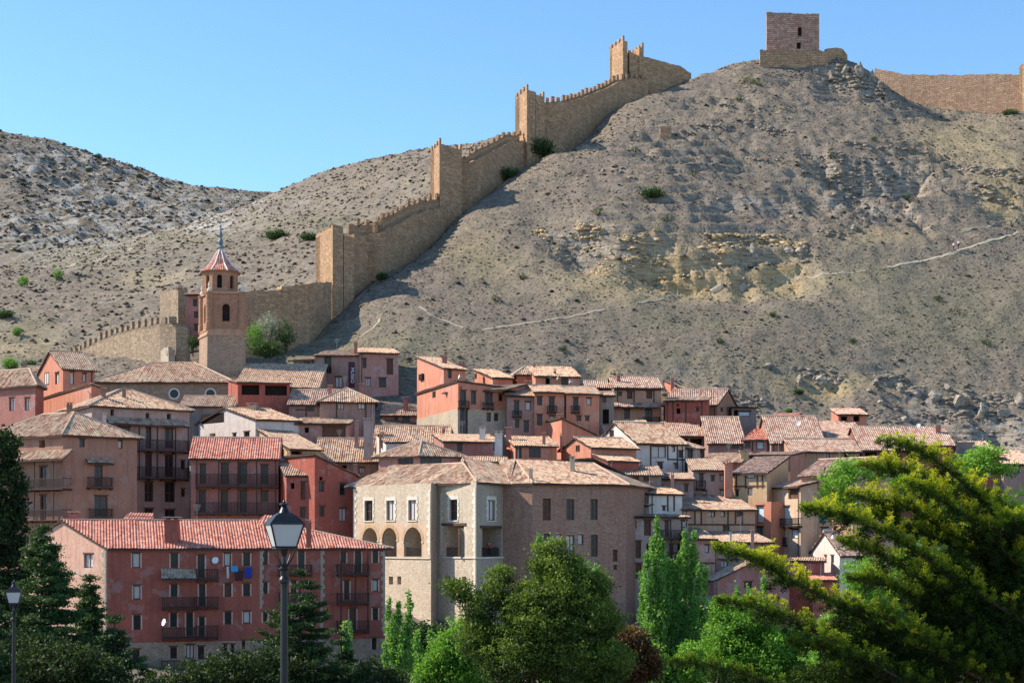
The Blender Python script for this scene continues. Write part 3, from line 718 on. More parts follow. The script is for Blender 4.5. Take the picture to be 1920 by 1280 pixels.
    # rainwater pipes and an aerial on some of the houses
    rq=random.Random(int(b.x*13+b.y*7)); fv=fs['AB'] if C is None else max((fs['AB'],fs['BC']),key=lambda q:abs(q.px(q.L)-q.px(0)))
    if fv.L>4 and rq.random()<.55 and roof!='flat':
        aa=fv.L-.35 if rq.random()<.6 else .35; q=MB(); q.tube(fv.pt(aa,zb+.5,.1),fv.pt(aa,z0-.3,.1),.055,.055,6); q.tube(fv.pt(aa,z0-.3,.1),fv.pt(aa,z0-.08,.4),.055,.055,6); q.build('drainpipe','iron' if rq.random()<.6 else 'steel',h,org)
    if rq.random()<.4 and polys:
        pp=(a+b+c+d)/4+Vector((rq.uniform(-1.5,1.5),0,0)); q=MB(); p0=v3(pp,z0+rise*.4); tp=v3(pp,z0+rise+rq.uniform(1.2,2.0)); q.tube(p0,tp,.025,.02,5)
        for i in range(5): q.tube(tp-UP*(.1+.13*i)-Vector((.42-.05*i,0,0)),tp-UP*(.1+.13*i)+Vector((.42-.05*i,0,0)),.014,.014,4)
        q.build('antenna','steel',h,org)
    for t in ch:
        cm=t[5] if len(t)>5 else 'rosy'; chimney(t[0],t[1],t[2],t[3],t[4],hh.roof,org,cm)
    for t in bal:
        k=t[0]
        cx=(t[1]+t[3])/2; f=fs['AB'] if (C is None or cx<=HX+b.x/b.y*F) else fs['BC']
        if k=='bal': balcony(f,t[1],t[2],t[3],t[4],h,org,t[5] if len(t)>5 else .8,t[6] if len(t)>6 else 'wood')
        elif k=='gal': # long gallery: x0,ytop,x1,ybot,proj,posts,post top row
            _,zr=f.loc(cx,t[7],t[5]); balcony(f,t[1],t[2],t[3],t[4],h,org,t[5],'wood',t[6],zr)
        elif k=='lean': gallery_roof(f,t[1],t[2],t[3],t[4],h,org,t[5],t[6] if len(t)>6 else 't_brown')
        elif k=='dish': dish(f,t[1],t[2],t[3],h,org)
        elif k=='ant':
            aa,zz_=f.loc(t[1],t[2],-.5); q=MB(); pp=f.pt(aa,zz_,-.5); q.tube(pp-UP*3,pp,.03,.03,5)
            for i in range(4): q.tube(pp-UP*(.15+.25*i)-Vector((.35-.05*i,0,0)),pp-UP*(.15+.25*i)+Vector((.35-.05*i,0,0)),.018,.018,4)
            q.build('antenna','steel',h,org)
    return hh
# ================================================================== town walls and towers
def wallD(px,py):
    d=float(np.interp(px,[590,626,664,752,846,938,988,1079,1172,1300],[262,269,273,285,300,313,321,332,344,355])); h=hitnear(px,py)
    return h[1] if h and abs(h[1]-d)<7 else d
def wallrun(label,pts,th=1.8,mat='castle',merl=None,ruin=.5,name='rampart',mh=1.1,mw=.75,gap=1.35,cat='town wall',group='medieval town walls'):
    """pts: (px, base row, top row, depth or None)"""
    Q=[]
    for t in pts:
        D=t[3] if len(t)>3 and t[3] else wallD(t[0],t[1])
        Q.append((X(t[0],D),D,Z(t[1],D),Z(t[2],D)))
    org=(Q[0][0],Q[0][1],Q[0][2]-2); mb=MB(); s=[];L=0
    for i in range(len(Q)-1):
        n=max(1,int(math.hypot(Q[i+1][0]-Q[i][0],Q[i+1][1]-Q[i][1])/.6))
        for k in range(n+(i==len(Q)-2)):
            t=k/n; s.append(tuple(Q[i][j]*(1-t)+Q[i+1][j]*t for j in range(4)))
    rn=random.Random(int(Q[0][0]*10)); tops=[];back=[]
    jz=0
    for i,p in enumerate(s):
        a=s[max(0,i-1)]; b=s[min(len(s)-1,i+1)]; d=Vector((b[0]-a[0],b[1]-a[1],0)).normalized(); n=Vector((d.y,-d.x,0))
        if n.y>0: n=-n
        jz=jz*.5+rn.uniform(-ruin,ruin)*.5
        back.append(-n); tops.append(p[3]+jz)
    gzs=near_full(np.array([q[0] for q in s]),np.array([q[1] for q in s]))[0]
    for i in range(len(s)-1):
        a,b=s[i],s[i+1]; dl=math.hypot(b[0]-a[0],b[1]-a[1]); za=min(a[2]-2,gzs[i]-1.5); zb=min(b[2]-2,gzs[i+1]-1.5)
        A=Vector((a[0],a[1],0));B=Vector((b[0],b[1],0)); A2=A+back[i]*th;B2=B+back[i+1]*th
        def q(p,z): return Vector((p.x,p.y,z))
        m0,m1=(za+tops[i])/2,(zb+tops[i+1])/2
        mb.face([q(A,za),q(B,zb),q(B,tops[i+1]),q(A,tops[i])],[(L,za),(L+dl,zb),(L+dl,tops[i+1]),(L,tops[i])])
        mb.face([q(B2,zb-6),q(A2,za-6),q(A2,tops[i]),q(B2,tops[i+1])],[(L+dl,zb-6),(L,za-6),(L,tops[i]),(L+dl,tops[i+1])])
        mb.face([q(A,tops[i]),q(B,tops[i+1]),q(B2,tops[i+1]),q(A2,tops[i])],[(L,0),(L+dl,0),(L+dl,th),(L,th)])
        if i==0: mb.face([q(A2,za-6),q(A,za-6),q(A,tops[0]),q(A2,tops[0])],[(0,za),(th,za),(th,tops[0]),(0,tops[0])])
        if i==len(s)-2: mb.face([q(B,zb-6),q(B2,zb-6),q(B2,tops[-1]),q(B,tops[-1])],[(0,zb),(th,zb),(th,tops[-1]),(0,tops[-1])])
        L+=dl
    root=empty(name,org,label,cat,group); mb.build('masonry',mat,root,org)
    if merl is not None:
        up,side=merl # raise of the parapet, side: 1 = far edge
        acc=0; pm=MB()
        for i in range(len(s)-1):
            A=Vector(s[i][:2]+(0,))+back[i]*(th-.5 if side else 0.0); B=Vector(s[i+1][:2]+(0,))+back[i+1]*(th-.5 if side else 0.0)
            A.z=tops[i]-.05;B.z=tops[i+1]-.05
            if up>0: pm.box(A,B-A,back[i]*.48,UP*(up+.05))
            acc+=(B-A).length
            if acc>gap:
                acc=0; d=(B-A).normalized(); dd=Vector((d.x,d.y,0)).normalized(); m=MB(); hgt=mh*rn.uniform(.75,1.15)
                m.box(B+UP*(up-.1),dd*mw*rn.uniform(.85,1.1),back[i]*.47,UP*(hgt+.1)); m.build('merlon',mat,root,org)
        if up>0: pm.build('parapet',mat,root,org)
    return root
def utower(label,a,b,d,base,top,th=.9,mat='castle',merlons=True,mh=1.1,group='wall towers',step=0,basecut=3,far=0):
    """a=(px,D) near inner corner, b outer corner, d far inner corner: three walls, open towards the town"""
    a=Vector((X(*a),a[1],0));b=Vector((X(*b),b[1],0));d=Vector((X(*d),d[1],0)); c=b+d-a; zt=Z(top,a.y); zb=Z(base,a.y)-basecut
    org=(a.x,a.y,zb); root=empty('wall_tower',org,label,'tower',group)
    u=(b-a).normalized(); v=(d-a).normalized(); mb=MB(); LA=(b-a).length; LB=(d-a).length; hgt=zt-zb; rn=random.Random(int(a.x*9))
    mb.box(v3(a,zb),u*(LA-.003),v*th,UP*hgt); mb.box(v3(b-u*th,zb),u*th,v*LB,UP*(hgt-step*.3-.004)); mb.box(v3(d-v*th,zb),u*(LA-th-.003),v*(th-.003),UP*(hgt-step+far))
    mb.build('masonry',mat,root,org)
    if merlons:
        def row(p,dr,L,inw,z):
            n=max(2,int(L/1.5)); w_=L/(2*n-1)
            for i in range(n):
                m=MB(); m.box(v3(p+dr*(w_*2*i),z-.02),dr*w_,inw*.45,UP*(mh*rn.uniform(.9,1.1))); m.build('merlon',mat,root,org)
        row(a,u,LA,v,zt); row(b,v,LB,-u,zt-step*.3); row(d-v*.45,u,LA-th,v,zt-step+far)
    else:
        m=MB(); L=0
        while L<LA-.5:
            w_=rn.uniform(.5,1.1); m.box(v3(a+u*L,zt-.01),u*min(w_,LA-L),v*th*.96,UP*rn.uniform(.05,.45)); L+=w_
        m.build('broken_top',mat,root,org)
    return root
def v3(p,z): return Vector((p.x,p.y,z))
def Dh(px,py,fb): 
    return wallD(px,py)
d1=Dh(640,566,270); d2=Dh(846,402,300); d3=Dh(988,300,320); d4=Dh(1172,185,342)
print('wall depths',d1,d2,d3,d4)
wallrun('long low stone wall climbing from the church to the first ruined tower',[(450,650,546,256),(500,640,546,257),(526,630,545,258),(530,628,537,258.5),(580,606,531,262),(622,575,527,d1-1.5)],ruin=.35,th=1.5)
utower('roofless lowest tower with a bright square lit face and broken top',(624,d1-1.5),(592,d1+6.5),(664,d1+2.2),570,425,th=2.4,merlons=False,step=1.1)
wallrun('tall brown curtain wall between the two lower towers with stubby broken merlons',[(664,555,441,d1+4.5),(690,534,439),(712,522,437),(759,485,413),(800,448,394),(836,415,386)],ruin=.45,merl=(1.9,1),mh=1.0,mw=.8,gap=1.9)
utower('second tower from the bottom with ragged battlements and narrow lit side',(824,d2-1.5),(807,d2+5.5),(866,d2+2.2),405,270,th=2.9,step=.2)
wallrun('curtain wall between the second and third towers with crumbling merlons behind it',[(864,398,307,d2+5),(885,380,302),(905,365,295),(938,342,277),(960,325,266),(984,305,264)],ruin=.45,merl=(1.5,1),mh=.9,mw=.8,gap=1.9)
utower('third tower with neat battlements standing against the sky above the shrubs',(988,d3-1.5),(966,d3+5.5),(1021,d3+2.2),300,168,th=2.7,step=.5)
wallrun('crenellated wall rising evenly between the two highest battlemented towers',[(1020,285,194,d3+6),(1060,247,192),(1100,230,181),(1130,218,169),(1165,198,152),(1190,183,148),(1215,168,150)],ruin=.12,merl=(.5,1),mh=1.2,mw=.75,gap=1.28)
utower('highest slim battlemented tower on the ridge skyline',(1168,d4+2),(1143,d4+9),(1207,d4+5.5),190,76,th=1.3,step=.6,basecut=4)
wallrun('dark rubble wall sweeping down from the highest battlemented tower to the hilltop',[(1180,180,98,d4+4),(1190,178,101,d4+4.5),(1207,172,107,d4+5.5),(1250,158,116),(1276,150,125),(1296,143,138)],ruin=.25)
wallrun('long reddish wall along the saddle right of the square keep',[(1640,205,128,386),(1690,205,139,382),(1760,205,141,377),(1840,210,140,371),(1925,214,139,365),(1990,214,139,361)],ruin=.3,mat='castler')
u=utower('reddish tower cut by the right edge of the picture',(1938,360),(1911,363.5),(1990,366),214,117,mat='castle',merlons=False)
# lower left round bastion and crenellated wall
wallrun('curved crenellated wall descending leftwards behind the orange turret house',[(352,668,614,249),(330,676,608,249),(300,680,610,251),(280,682,614,254),(250,682,620,259),(220,682,628,265),(185,684,642,272),(150,686,660,279),(120,688,674,284)],ruin=.15,merl=(.25,0),mh=1.25,mw=1.0,gap=1.9,mat='darkrubble')
def sqtower(label,A,B,C,base,top,mat,name='square_tower',holes='',cat='tower',rag=.3):
    a=Vector((X(*A),A[1],0));b=Vector((X(*B),B[1],0));c=Vector((X(*C),C[1],0));d=a+c-b; zt=Z(top,b.y);zb=Z(base,b.y)-3
    org=(b.x,b.y,zb);root=empty(name,org,label,cat); mb=MB(); fs=[Face(a,b),Face(b,c),Face(c,d),Face(d,a)]; hl={0:[],1:[]}
    for s in holes.split(';'):
        t=s.split()
        if not t: continue
        k=1 if float(t[0])>B[0] else 0; r=fs[k].rect(*map(float,t[:4])); hl[k].append(r+(.8,len(t)>4))
        m=MB(); m.face([fs[k].pt(x,z,-.75) for x,z in((r[0],r[2]),(r[1],r[2]),(r[1],r[3]),(r[0],r[3]))]); m.build('opening','dark',root,org)  # dark backing, the shade of the tower's inside as colour
    for i,f in enumerate(fs): wallface(mb,f,zb,zt,hl.get(i,[]))
    mb.face([v3(p,zt) for p in (a,b,c,d)])
    mb.build('masonry',mat,root,org)
    if rag:
        m=MB(); rn=random.Random(5)
        for f in fs:
            L=0
            while L<f.L-.3:
                w_=min(rn.uniform(.5,1.4),f.L-L); m.box(f.pt(L,zt-.01,-.002),f.s*w_,-f.n*.7,UP*rn.uniform(.04,rag)); L+=w_
        m.build('broken_top',mat,root,org)
    return root,fs,org
sqtower('ruined square stone tower with pale lit face left of the church belfry',(300,272),(334,266),(352,268),640,541,'darkrubble',rag=.5)
sqtower('broken yellow stone stub in front of the curved wall',(301,250),(316,247),(328,248),684,664,'stone',name='ruined_masonry',cat='ruin',rag=1.3)
# keep on the summit
kt,kf,ko=sqtower('massive square reddish keep alone on the rocky summit',(1436.5,359),(1437.5,355),(1536,356.5),98,24,'keep',name='keep_tower',holes='1496 51 1504 68 a;1494 80 1502 92',cat='tower',rag=.25)
sqtower('low masonry plinth terrace under the summit keep',(1424,357),(1425,352.5),(1553,353.5),112,95,'castle',name='plinth_terrace',cat='terrace',rag=.3)
wallrun('short pale wall stub beside the keep plinth',[(1552,112,91,355),(1570,112,90,357),(1580,112,92,358),(1589,112,104,358.5)],mat='castle',ruin=.1,name='ruined_masonry',cat='ruin',group=None,th=1.0)
hx=hitnear(1248,252)
if hx:
    D=hx[1]; sqtower('tiny stone hut built into the rocky slope below the keep',(1237,D+1.5),(1238,D-.3),(1259,D-.5),251,238,'castle',name='stone_hut',cat='hut',rag=.12)
# ---- church belfry
def belfry():
    D=232.0; cx=X(418,D+3); cyy=D+3; s=D/F; zb=Z(690,D)-4
    org=(cx,cyy,zb); root=empty('church_tower',org,'brick church belfry with red pyramid roof, green finial and arched openings','church tower')
    z1=Z(628,D);z2=Z(548,D);z3=Z(507,D);z4=Z(459,D)
    a=Vector((X(374,D+4.5),D+4.5,0));b=Vector((X(389,D),D,0));c=Vector((X(460,D+.6),D+.6,0));d=a+c-b; ctr=(a+c)/2
    def ring(k,z): return [v3(ctr+(p-ctr)*k,z) for p in(a,b,c,d)]
    mb=MB(); r0=[v3(ctr+(p-ctr)*(1.04),zb) for p in(a,b,c,d)]; r1=ring(1.0,z1)
    for i in range(4):
        j=(i+1)%4; L=(r0[i]-r0[j]).length; mb.face([r0[i],r0[j],r1[j],r1[i]],[(0,zb),(L,zb),(L,z1),(0,z1)])
    mb.build('base_stage','rubble',root,org)
    co_=MB()
    for k,z,h_ in((1.06,z1,.25),(1.0,z1+.25,.5),(1.04,z1+.75,.18),(.99,z2-.1,.22),(.95,z2+.12,.12)):
        co_=MB(); p=ring(k,z);q=ring(k,z+h_)
        for i in range(4): j=(i+1)%4; co_.face([p[i],p[j],q[j],q[i]])
        co_.face(q); co_.face(p[::-1]); co_.build('cornice','tan',root,org)
    # middle stage: main faces plus round corner turrets
    m=ring(.90,0); fs=[Face(m[0],m[1]),Face(m[1],m[2]),Face(m[2],m[3]),Face(m[3],m[0])]; mb=MB(); zm=z1+.93
    for i,f in enumerate(fs):
        cc=f.L/2; hl=[(cc-.55,cc+.55,zm+1.2,zm+3.8,.5,True)]; wallface(mb,f,zm,z2-.1,hl)
        o=MB(); o.face([f.pt(x,z,-.45) for x,z in((cc-.55,zm+1.2),(cc+.55,zm+1.2),(cc+.55,zm+3.8),(cc-.55,zm+3.8))]); o.build('bell_opening_shade','dark',root,org)  # dark sheet behind the arch, painted as the shade within
        t=MB()
        for k in range(10):
            a0,a1=math.pi*k/10,math.pi*(k+1)/10; zc=zm+3.25
            p=[(cc-.7*math.cos(q),zc+.7*math.sin(q)) for q in(a0,a1)]; q2=[(cc-.9*math.cos(q),zc+.9*math.sin(q)) for q in(a1,a0)]
            t.face([f.pt(x,z,.06) for x,z in p+q2])
        for q in(-.8,.68): t.box(f.pt(cc+q,zm+1.2,.06),f.s*.12,-f.n*.06,UP*2.05)
        t.build('arch_trim','tower',root,org)
    mb.build('middle_stage','tower',root,org)
    for p in m:
        mb=MB(); mb.lathe(v3(ctr+(Vector((p.x,p.y,0))-ctr)*.97,0),[(.62,zm),(.62,zm+1.0),(.55,zm+1.1),(.55,z2-.3),(.66,z2-.1),(.66,z2+.05)],16); mb.build('corner_turret','tower',root,org,smooth=False)
        pc=ctr+(Vector((p.x,p.y,0))-ctr)*.98; k=MB(); k.lathe(v3(pc,0),[(.33,z2+.22),(.36,z2+.5),(.12,z2+.8),(.2,z2+1.1),(.02,z2+1.75)],10); k.build('pinnacle','quoin',root,org)
    # octagonal belfry
    n=8; ph=R(-90-22.5+7); Ro=2.72; oc=Vector((X(413.5,D+3),D+3,0)); op=[oc+Vector((Ro*math.cos(ph+i*math.pi/4),Ro*math.sin(ph+i*math.pi/4),0)) for i in range(8)]
    mb=MB()
    for i in range(8):
        f=Face(op[i],op[(i+1)%8]); cc=f.L/2; hl=[(cc-.36,cc+.36,z2+.75,z3-.5,.45,True)]; wallface(mb,f,z2+.1,z3,hl)
        o=MB(); o.face([f.pt(x,z,-.43) for x,z in((cc-.36,z2+.75),(cc+.36,z2+.75),(cc+.36,z3-.5),(cc-.36,z3-.5))]); o.build('bell_opening_shade','dark',root,org)  # same painted dark backing for the octagon arches
    mb.build('octagon_stage','tower',root,org)
    mb=MB(); mb.lathe(oc,[(Ro+.02,z3-.12),(Ro+.3,z3),(Ro+.3,z3+.1)],8,ph); mb.build('upper_cornice','tower',root,org)
    # roof, slightly concave
    pr=[(Ro+.42,z3+.1),(Ro*.62,z3+(z4-z3)*.36),(.16,z4)]; mb=MB();rb=MB()
    pts=[[oc+Vector((r*math.cos(ph+i*math.pi/4),r*math.sin(ph+i*math.pi/4),z)) for i in range(8)] for r,z in pr]
    for k in range(2):
        for i in range(8):
            j=(i+1)%8; P4=[pts[k][i],pts[k][j],pts[k+1][j],pts[k+1][i]]; tiles(mb,P4,P4[0],P4[1],.26,.05,.8)
            rb.tube(pts[k][i]+UP*.03,pts[k+1][i]+UP*.03,.1,.1,6)
    r=mb.build('spire_roof','t_red',root,org); rb.build('rib','whitep',r,org)
    fi=MB(); fi.lathe(oc,[(.16,z4-.1),(.5,z4),(.55,z4+.15),(.2,z4+.55),(.42,z4+.8),(.42,z4+1.05),(.13,z4+1.6),(.32,z4+1.9),(.3,z4+2.1),(.1,z4+2.8),(.05,z4+3.1),(.16,z4+3.2),(.16,z4+3.35),(.02,z4+3.5)],12)
    fi.tube(oc+UP*(z4+3.4),oc+UP*(z4+4.9),.03,.02,5); fi.tube(oc+UP*(z4+4.3)-Vector((.25,0,0)),oc+UP*(z4+4.3)+Vector((.25,0,0)),.025,.025,5)
    fi.build('finial','verdigris',root,org,smooth=True)
M['verdigris']=simple('grey_green_glazed_tiles',(.11,.17,.20),.5,0,.3,3,.4)
belfry()
# ================================================================== houses, front to back
g='old town houses'
red=H('long red apartment house with new red tiled roof, stone ground floor and stacked wooden balconies',(40,158),(200,150),(722,157),1026,'ghip2',974,'gable','t_red',name='apartment_house',zbot=-16,
 wins='''w 157 1038 174 1064;w 58 1038 66 1050;w 248 1036 263 1064;w 320 1037 334 1064;d 370.5 1040 384 1082;w 250 1097 263.5 1123;w 320 1095 333 1118;d 373 1094 385 1136;w 250 1152 264 1180;
 w 319 1148 332 1175;d 349 1147 362 1192;w 373 1156 384 1192;w 248 1217 262 1244;w 319 1212 332 1234;w 349 1208 364 1234;w 371 1211 383 1235;w 420 1036 433 1061;w 456 1036 469 1060;w 493 1033 502 1058;
 s 421 1093 434 1118;w 456 1093 469 1117;w 493 1091 502 1112;w 421 1146 434 1170;w 456 1145 469.5 1168;w 493 1147 502 1167;d 559 1033 571 1070;s 545 1088 556 1125;d 645 1088 655 1124;d 665.5 1033 677.4 1073;w 640 1035 649 1055;
 w 698.6 1032 709 1055;c 698.6 1086 709 1108;w 698.6 1139 709 1162;w 697 1195 706.6 1217;w 419 1207 426 1225;w 432.5 1207 440 1224;w 453 1200 460 1216;w 373 1263 379 1275;w 422.5 1260 427 1269;s 655 1140 668 1180;w 540 1145 552 1168;w 600 1205 608 1222''',
 bal=[('bal',304,1119,367,1138,1.3),('bal',304,1176,367,1195,1.3),('bal',303,1237,367,1259,1.3),('bal',368,1066,410,1085,.7),('bal',368,1118,410,1137,.7),('bal',368,1172,410,1194,.7),
 ('bal',524,1058,586,1075,1.0),('bal',524,1110,586,1130,1.0),('gal',633,1057,693,1075,1.1,(640,667,690),1030),('gal',633,1111,693,1129,1.1,(640,667,690),1080),('gal',633,1163,693,1182,1.1,(640,667,690),1134),
 ('lean',303,1066,368,1084,1.3,'t_brown'),('dish',307,1166,7),('dish',404,1050,6.5)],
 ch=[(308,972,333,1003,152,'red'),(129,962,144,974,156,'red'),(574,977,583,1003,154,'red')])
# rosy paint over the long side, quoins and stone ground floor
f=red.fs['BC']; zB=Z(1205,150); mb=MB(); rr=[]
for w_ in list(red.e.children):
    pass
def reface(hh,fk,x0,x1,ytop,ybot,mat,name,off=.03,slope=0):
    """a thin coat of another render over part of a wall, cut round its windows"""
    f=hh.fs[fk]; a0,_=f.loc(x0,ytop); a1,_=f.loc(x1,ytop); hl=[]
    for c in hh.e.children:
        if c.name.split('.')[0] in('window','door','shutter_frame','opening','blind'):
            vs=[c.data.vertices[i].co+Vector(hh.org) for i in range(0,len(c.data.vertices))]
            aa=[(v-f.p0).dot(f.s) for v in vs]; oo=max(abs((Vector((v.x,v.y,0))-f.p0).dot(f.n)) for v in vs)
            if oo<1.2 and min(aa)>-.2 and max(aa)<f.L+.2:
                inner=[v for v in vs if (Vector((v.x,v.y,0))-f.p0).dot(f.n)<-.15] or vs
                ai=[(v-f.p0).dot(f.s) for v in inner]; hl.append((min(ai),max(ai),min(v.z for v in inner),max(v.z for v in inner),.25))
    mb=MB(); zt=Z(ytop,f.pt(a0,0).y) if isinstance(ytop,(int,float)) else ytop; zb=Z(ybot,f.pt((a0+a1)/2,0).y)
    wallface(mb,f,zb,zt,hl,off,max(0,a0),min(f.L,a1)); 
    mb.face([f.pt(max(0,a0),zt,off),f.pt(min(f.L,a1),zt,off),f.pt(min(f.L,a1),zt,0),f.pt(max(0,a0),zt,0)])
    return mb.build(name,mat,hh.e,hh.org)
f=red.fs['BC']
reface(red,'BC',201,727,1027,1205,'red','facade_render',.03)
reface(red,'BC',201,727,1205,1330,'rubble','stone_base',.08)
def quoins(hh,fk,px,ytop,ybot,side,mat='quoin',w_=.45,h_=.42,off=.05):
    f=hh.fs[fk] if isinstance(fk,str) else fk; a,z1=f.loc(px,ytop); _,z0=f.loc(px,ybot); mb=MB(); z=z0;k=0
    while z<z1-.05:
        ww=w_*(1.35 if k%2 else .8)*random.uniform(.85,1.1); a0=a if side>0 else a-ww; hh_=min(h_,z1-z); mb.box(f.pt(a0,z,off),f.s*ww,-f.n*.1,UP*(hh_-.025)); z+=h_; k+=1
    return mb.build('quoins',mat,hh.e,hh.org)
quoins(red,'AB',199,1030,1215,-1,'stone'); quoins(red,'BC',487,1030,1140,1,'stone',.3); quoins(red,'BC',601,1030,1190,1,'stone',.3); quoins(red,'BC',722,1030,1190,-1,'stone',.3)
for x0,x1,y0,y1 in((227,290,961,975),(486,509,966,978)):
    D=158; c=P((x0+x1)/2,y1,D); mb=MB(); w_=(x1-x0)/F*D; z1=Z(y0,D+1.5); p=[Vector((c.x-w_/2,D-1,c.z-.3)),Vector((c.x+w_/2,D-1,c.z-.3)),Vector((c.x+w_*.36,D+1.5,z1)),Vector((c.x-w_*.36,D+1.5,z1))]
    tiles(mb,p,p[0],p[1]); mb.box(Vector((c.x-w_*.38,D+.4,c.z-2)),(w_*.76,0,0),(0,1,0),(0,0,z1-c.z+1.7)); mb.build('dormer','t_red',red.e,red.org)

H('red-brown corner block at the far left with creamy gallery side and hipped roof',(-35,184),(118,176),(257,181.5),815,'hip',775,'umber','t_tan',
 wins='''o 22.6 827 32.4 842;o 73 824.6 84 839;w 149 823 159 838;w 222 826 230 840.5;d 177 871 192.5 912;d 177 929 202 967;d 74 874 88 912;o 22 880 35 912;o 30 930 45 975;d 75 928 87 975''',
 bal=[('lean',-10,846,116,862,1.5,'t_tan'),('gal',-5,897,117,916,1.4,(20,62,98),862),('gal',-5,955,117,974,1.4,(20,62,98),918),('bal',167,894,213,913,.7),('bal',170,953,213,970,.7),('lean',166,859,214,868,.8,'t_brown')],
 ch=[(125,757,134,777,181.5,'brown')],group=g)
hh=H('tall grey-lilac house with two long dark galleries left of the red-roofed gallery house',(172,188),(355,195),None,769,'hip',731,'lilac','t_tan',dp=11,down=18,
 wins='''o 207 767 214 779;o 273.5 774 280 785;o 313 775.5 321 786;d 273 799 284 840;d 309 803 325 840;d 272 850 285 893;d 309 852 325 893;w 339 863 347 880;w 271 903 287 940;w 309 903 328 941;w 340 916 347 931;w 271 953 287 967;w 309 955 328 970;w 222 800 244 818''',
 bal=[('lean',205,785,357,796,1.3,'t_brown'),('gal',257,824,356,844,1.2,(262,296,330,354),798),('gal',257,875,356,896,1.2,(262,296,330,354),846)],
 ch=[(190,729,197,746,191,'brown'),(229,729,235,746,193,'brown'),(290,738,296,757,196,'brown'),(192,777,198,797,185,'white')],group=g)
H('pinkish house with long double gallery under a pinkish-red tiled roof',(358,184),(522,185),None,858,'gable1',822,'rosy','t_red',dp=9,down=16,
 wins='''d 374.5 870 386.5 907;d 414 868 429 907;d 447.5 868 463.5 907;d 489 871 503 907;d 372 919 386 960;d 414 919 427.6 960;d 449 919 463 960;w 489 920 503 940''',
 bal=[('gal',366,888,520,911,1.3,(369,410,446,481,517),862),('gal',366,941,520,962,1.3,(369,410,446,481,517),913)],group=g)
H('narrow red house with tall windows squeezed beside the long double gallery',(521,187),(537,182),(592,182),891,'shedBC',860,'red','t_brown',down=14,wins='s 564 903 576 936;w 563 951 576 970;o 545 905 552 916',group=g,ov=.3)
H('dark red corner house whose roof slopes down towards the stone mansion',(536,186),(590,180.5),(668,183),889,'shedCD',851,'red','t_brown',down=14,rise=2.2,
 wins='w 597.6 903 608 921.5;w 637 905.6 648 928;w 599 948 608 968;c 636 952 649.5 977;o 599 893 605 900',group=g,ov=.35)
# ---- centre
H('low pink house with hipped roof and glazed loggia behind the mansion roof',(710,189),(786,186),(862,188),854,'hip',827,'pink','t_tan',down=7,wins='w 747 856 775 870;w 788 854 828 870',group=g)
H('brown house with long pale roof beside two tall pale chimneys',(592,201),(708,201),None,862,'gable1',823,'brown','t_tan',down=9,wins='w 673 876 684 887;o 640 872 650 884',ch=[(662.7,872,669,884,199,'pink'),(665,790,672,832,203,'pink')],group=g)
t=empty('chimney_stack',P(691,850,200),'very tall plain pale chimney shaft rising above the tan roofs','chimney'); mb=MB(); mb.cbox(P(691,862,200),1.15,1.0,Z(787,200)-Z(862,200)); mb.cbox(P(691,786.5,200),1.4,1.2,.2); mb.build('shaft','lilac',t,P(691,850,200))
H('ochre-sided house with weathered roof sloping to the right below the loft house',(480,206),(543,196),(602,198),841,'shedBC',803,'ochre','t_brown',down=8,wins='o 508.6 843 532.6 854;o 546 845 566 852;o 488 822 493 829',group=g)
H('pale pink house with wide brown shutter under a flat tan roof strip',(556,207),(655,207),None,794,'shedAB',784.5,'pink','t_tan',dp=5,down=8,wins='o 571 801 579 811;s 604 799 648 821',group=g)
H('cream-gabled house with large dark attic opening',(369,214),(479,205),(560,207),786,'gable2',765,'white','t_tan',down=9,wins='o 378 775 420 793;o 393 812 404 821;w 436 812 443 822;d 457 809 468 824',ch=[(464,758,480,771,210,'cream')],group=g)
H('red house with two wide dark terrace openings below the church roof',(428,222),(446,214),(543,215),717,'shedBC',713,'red','t_tan',down=9,wins='o 453 721 486 740;o 497 722 538 741',ch=[(434,710,440,723,219,'rosy')],rise=1.2,group=g)
H('low annexe with brown tiled roof just below the round church windows',(340,214),(440,214),None,760,'gable1',744,'grey','t_brown',dp=6,down=5,group=g)
H('mauve half-timbered house with a single dark window left of the twin-chimney roof',(542,213),(629,213),None,757,'gable1',732,'mauve','t_old',down=7,wins='w 576 758 589 771',beams='574 757 574 784;610 757 610 784;622 757 622 784;554 768 574 768',group=g)
H('mauve house with two chimneys on its tan hipped roof below the banner house',(600,211),(703,212),None,754,'hip',728,'mauve','t_tan',down=8,wins='w 633 755 645 767;w 671 755 684 767',ch=[(615,724,622,737,215,'rosy'),(673,721,681,737,215,'rosy')],group=g,beams='631 754 631 784;686 754 686 784')
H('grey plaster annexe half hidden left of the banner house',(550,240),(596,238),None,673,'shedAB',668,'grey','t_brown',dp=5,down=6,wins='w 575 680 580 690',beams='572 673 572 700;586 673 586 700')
mus=H('tall mauve house hung with a dark vertical banner',(591,236),(673,235.5),None,666,'shedAB',658,'mauve','t_tan',dp=9,down=9,wins='d 608 669 621.5 700;w 604 705 612 724;w 628 706 642 726',ch=[(664,641,670,662,236,'rosy')])
H('taller rosy house joined to the banner house, with four unequal windows',(674,235),(747,236),None,662.5,'shedAB',654,'pink','t_tan',dp=9,down=9,wins='w 680 672 687 690;s 725 673 737 702;c 685 708 695 725;w 710.5 708.5 724 726;o 723 746 737 757',base=('stone',744))
f=mus.fs['AB']; a0,a1,z0,z1=f.rect(653.5,678.5,665,726,.1); mb=MB(); mb.box(f.pt(a0,z0,.12),f.s*(a1-a0),-f.n*.03,UP*(z1-z0)); bn=mb.build('banner','banner' if 'banner' in M else simple('plum_cloth',(.07,.022,.045),.8,0,.15,3),mus.e,mus.org)
